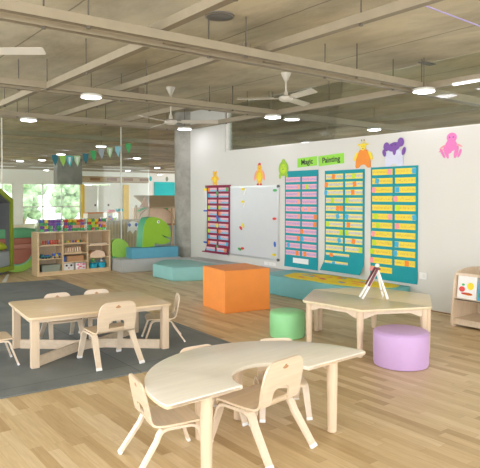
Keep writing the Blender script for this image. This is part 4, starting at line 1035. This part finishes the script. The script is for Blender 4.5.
b = BM(); prism(b, ell(7.12, .80, .04, .05), 14.15, 14.159, 'XZ'); prism(b, ell(7.32, .80, .04, .05), 14.15, 14.159, 'XZ'); obj('paper_eye', b, 'blue', t)
# playhouse with long roof
t = thing('play_house', 'wooden playhouse stall with a long pitched roof and peach wall beyond the glass', 'playhouse')
b = BM(); prism(b, [(8.2, 1.28), (8.5, 1.55), (8.5, 1.55), (9.9, 1.55), (9.9, 1.20), (8.62, 1.20)], 15.98, 16.02, 'XZ')
t4 = bmesh.new(); v = [t4.verts.new(p) for p in ((8.60, 15.9, 1.20), (10.4, 15.9, 1.20), (10.4, 16.5, 1.56), (8.45, 16.5, 1.56), (8.60, 15.9, 1.24), (10.4, 15.9, 1.24), (10.4, 16.5, 1.60), (8.45, 16.5, 1.60))]
for f in ((0, 1, 2, 3), (4, 5, 6, 7), (0, 1, 5, 4), (1, 2, 6, 5), (2, 3, 7, 6), (3, 0, 4, 7)): t4.faces.new([v[i] for i in f])
b.free(); b = BM(); merge(b, t4); obj('roof', b, 'roof', t)
b = BM(); prism(b, [(8.36, 1.24), (8.52, 1.56), (8.74, 1.22)], 15.9, 15.93, 'XZ'); obj('gable', b, 'brown_lt', t)
b = BM(); box(b, 8.30, 10.3, 16.2, 16.3, .70, 1.22); obj('wall_panel', b, 'peach', t)
b = BM(); box(b, 8.30, 10.3, 16.15, 16.35, .64, .70); obj('ledge', b, 'brown', t)
b = BM(); box(b, 8.30, 10.3, 16.2, 16.3, 0, .64); obj('base_panel', b, 'greyblue', t)
for x in (8.34, 8.78, 9.62): b = BM(); box(b, x-.025, x+.025, 16.1, 16.15, 0, 1.3); obj('post', b, 'tan', t)
b = BM(); tube(b, [(8.36, 16.05, .70), (8.45, 16.05, 1.02), (8.7, 16.05, 1.2), (9.05, 16.05, 1.26), (9.35, 16.05, 1.18), (9.6, 16.05, 1.0), (9.68, 16.05, .70)], .018, 8); obj('arch_hoop', b, 'tan', t, 60)
b = BM(); tube(b, [(8.36, 16.02, 1.12), (8.6, 16.02, 1.22), (8.9, 16.02, 1.27), (9.2, 16.02, 1.25), (9.4, 16.02, 1.17)], .03, 8); obj('garland', b, 'green', t, 60)
# turquoise panel, far wall
b = BM(); box(b, 18.35, 20.9, FY-.06, FY-.002, 1.32, 2.52); tag(obj('notice_board', b, 'turq'), 'large turquoise board on the far white wall left of the column', 'board')
for i, x in enumerate((18.1, 19.3)):
    b = BM(); prism(b, ell(x, 2.72, .09, .16, 14), FY-.02, FY-.002, 'XZ'); tag(obj('paper_decoration', b, 'aqua' if i == 0 else 'steel_green'), ('tiny blue' if i == 0 else 'tiny dark green')+' paper decoration above the turquoise board', 'decoration')
# low furniture far away to fill window zone
for i, (x, y, w, h, c, nm) in enumerate(((7.0, 18.5, 1.1, .75, 'white', 'low white cupboard beyond the glass behind the toy shelf'), (8.4, 20.0, 1.3, .95, 'maple', 'low pale wood cupboard beyond the glass behind the toy shelf'))):
    t = thing('low_cupboard', nm, 'cupboard', (x, y, 0))
    b = BM(); box(b, 0, w, 0, .4, .05, h); obj('cupboard_body', b, c, t); b = BM(); box(b, -.01, w+.01, -.01, .41, h, h+.03); obj('cupboard_top', b, 'note_orange' if i else 'white', t)
    for k in range(2): b = BM(); box(b, .02+k*w/2, w/2-.02+k*w/2, -.015, 0, .1, h-.04); obj('door', b, c, t)
# trees outside the far windows
rt = random.Random(11)
def tree(x, y, h, label):
    t = thing('garden_tree', label, 'tree', (x, y, -.2), 0, 'trees outside the far windows')
    b = BM(); tube(b, [(0, 0, 0), (.05, 0, h*.4), (0, .05, h*.75)], [.12, .09, .05], 8); obj('trunk', b, 'brown', t, 60)
    b = BM()
    for i in range(42):
        q = bmesh.new(); bmesh.ops.create_icosphere(q, subdivisions=2, radius=rt.uniform(.22, .5))
        a = rt.uniform(0, 2*PI); rr = rt.uniform(0, 1.25); zz = h*rt.uniform(.2, 1.0)
        for v in q.verts: v.co *= rt.uniform(.75, 1.2)
        merge(b, q, mtx=Matrix.Translation((rr*math.cos(a), rr*.8*math.sin(a), zz)))
    tag(obj('foliage', b, 'leaf', t), kind='stuff')
for i, (x, y, h) in enumerate(((7.0, 41, 2.0), (11.6, 38, 2.6), (15.0, 38.6, 2.6), (19.4, 42, 3.0))):
    tree(x, y, h, ('leftmost green tree outside the far window', 'green tree outside the window below the bulkhead', 'green tree outside, right of the bulkhead window', 'tall green tree outside behind the doors')[i])
b = BM(); box(b, -30, 60, 34.05, 80, -.25, -.2); struct('outside_ground', b, 'beige').name = 'ground'

# ------------------------------------------------------------------ light
world = bpy.data.worlds.new('World'); sc.world = world; world.use_nodes = True
wn = world.node_tree; bg = wn.nodes['Background']; bg.inputs[0].default_value = (.97, .985, 1.0, 1); bg.inputs[1].default_value = 1.0

# daylight from the side and rear glazing: the big openings behind and left of the camera let the sky in (world)
# ------------------------------------------------------------------ camera
cam = bpy.data.cameras.new('Camera'); co = bpy.data.objects.new('Camera', cam); COL.objects.link(co); sc.camera = co
cam.sensor_width = 36; cam.sensor_fit = 'HORIZONTAL'; cam.lens = 36*580/480
cam.shift_y = (234-209.149)/480*-1
yaw, pitch = R(37.5), R(1.2)
co.location = (0, 0, 1.55); co.rotation_euler = (PI/2-pitch, 0, -yaw)
cam.clip_start = .05; cam.clip_end = 200

sc.view_settings.view_transform = 'Standard'; sc.view_settings.look = 'None'; sc.view_settings.gamma = 1; sc.view_settings.use_curve_mapping = False
sc.view_settings.exposure = 2.15
sc.cycles.max_bounces = 8; sc.cycles.diffuse_bounces = 5; sc.cycles.transparent_max_bounces = 12
sc.cycles.use_denoising = True
sc.cycles.sample_clamp_indirect = 6
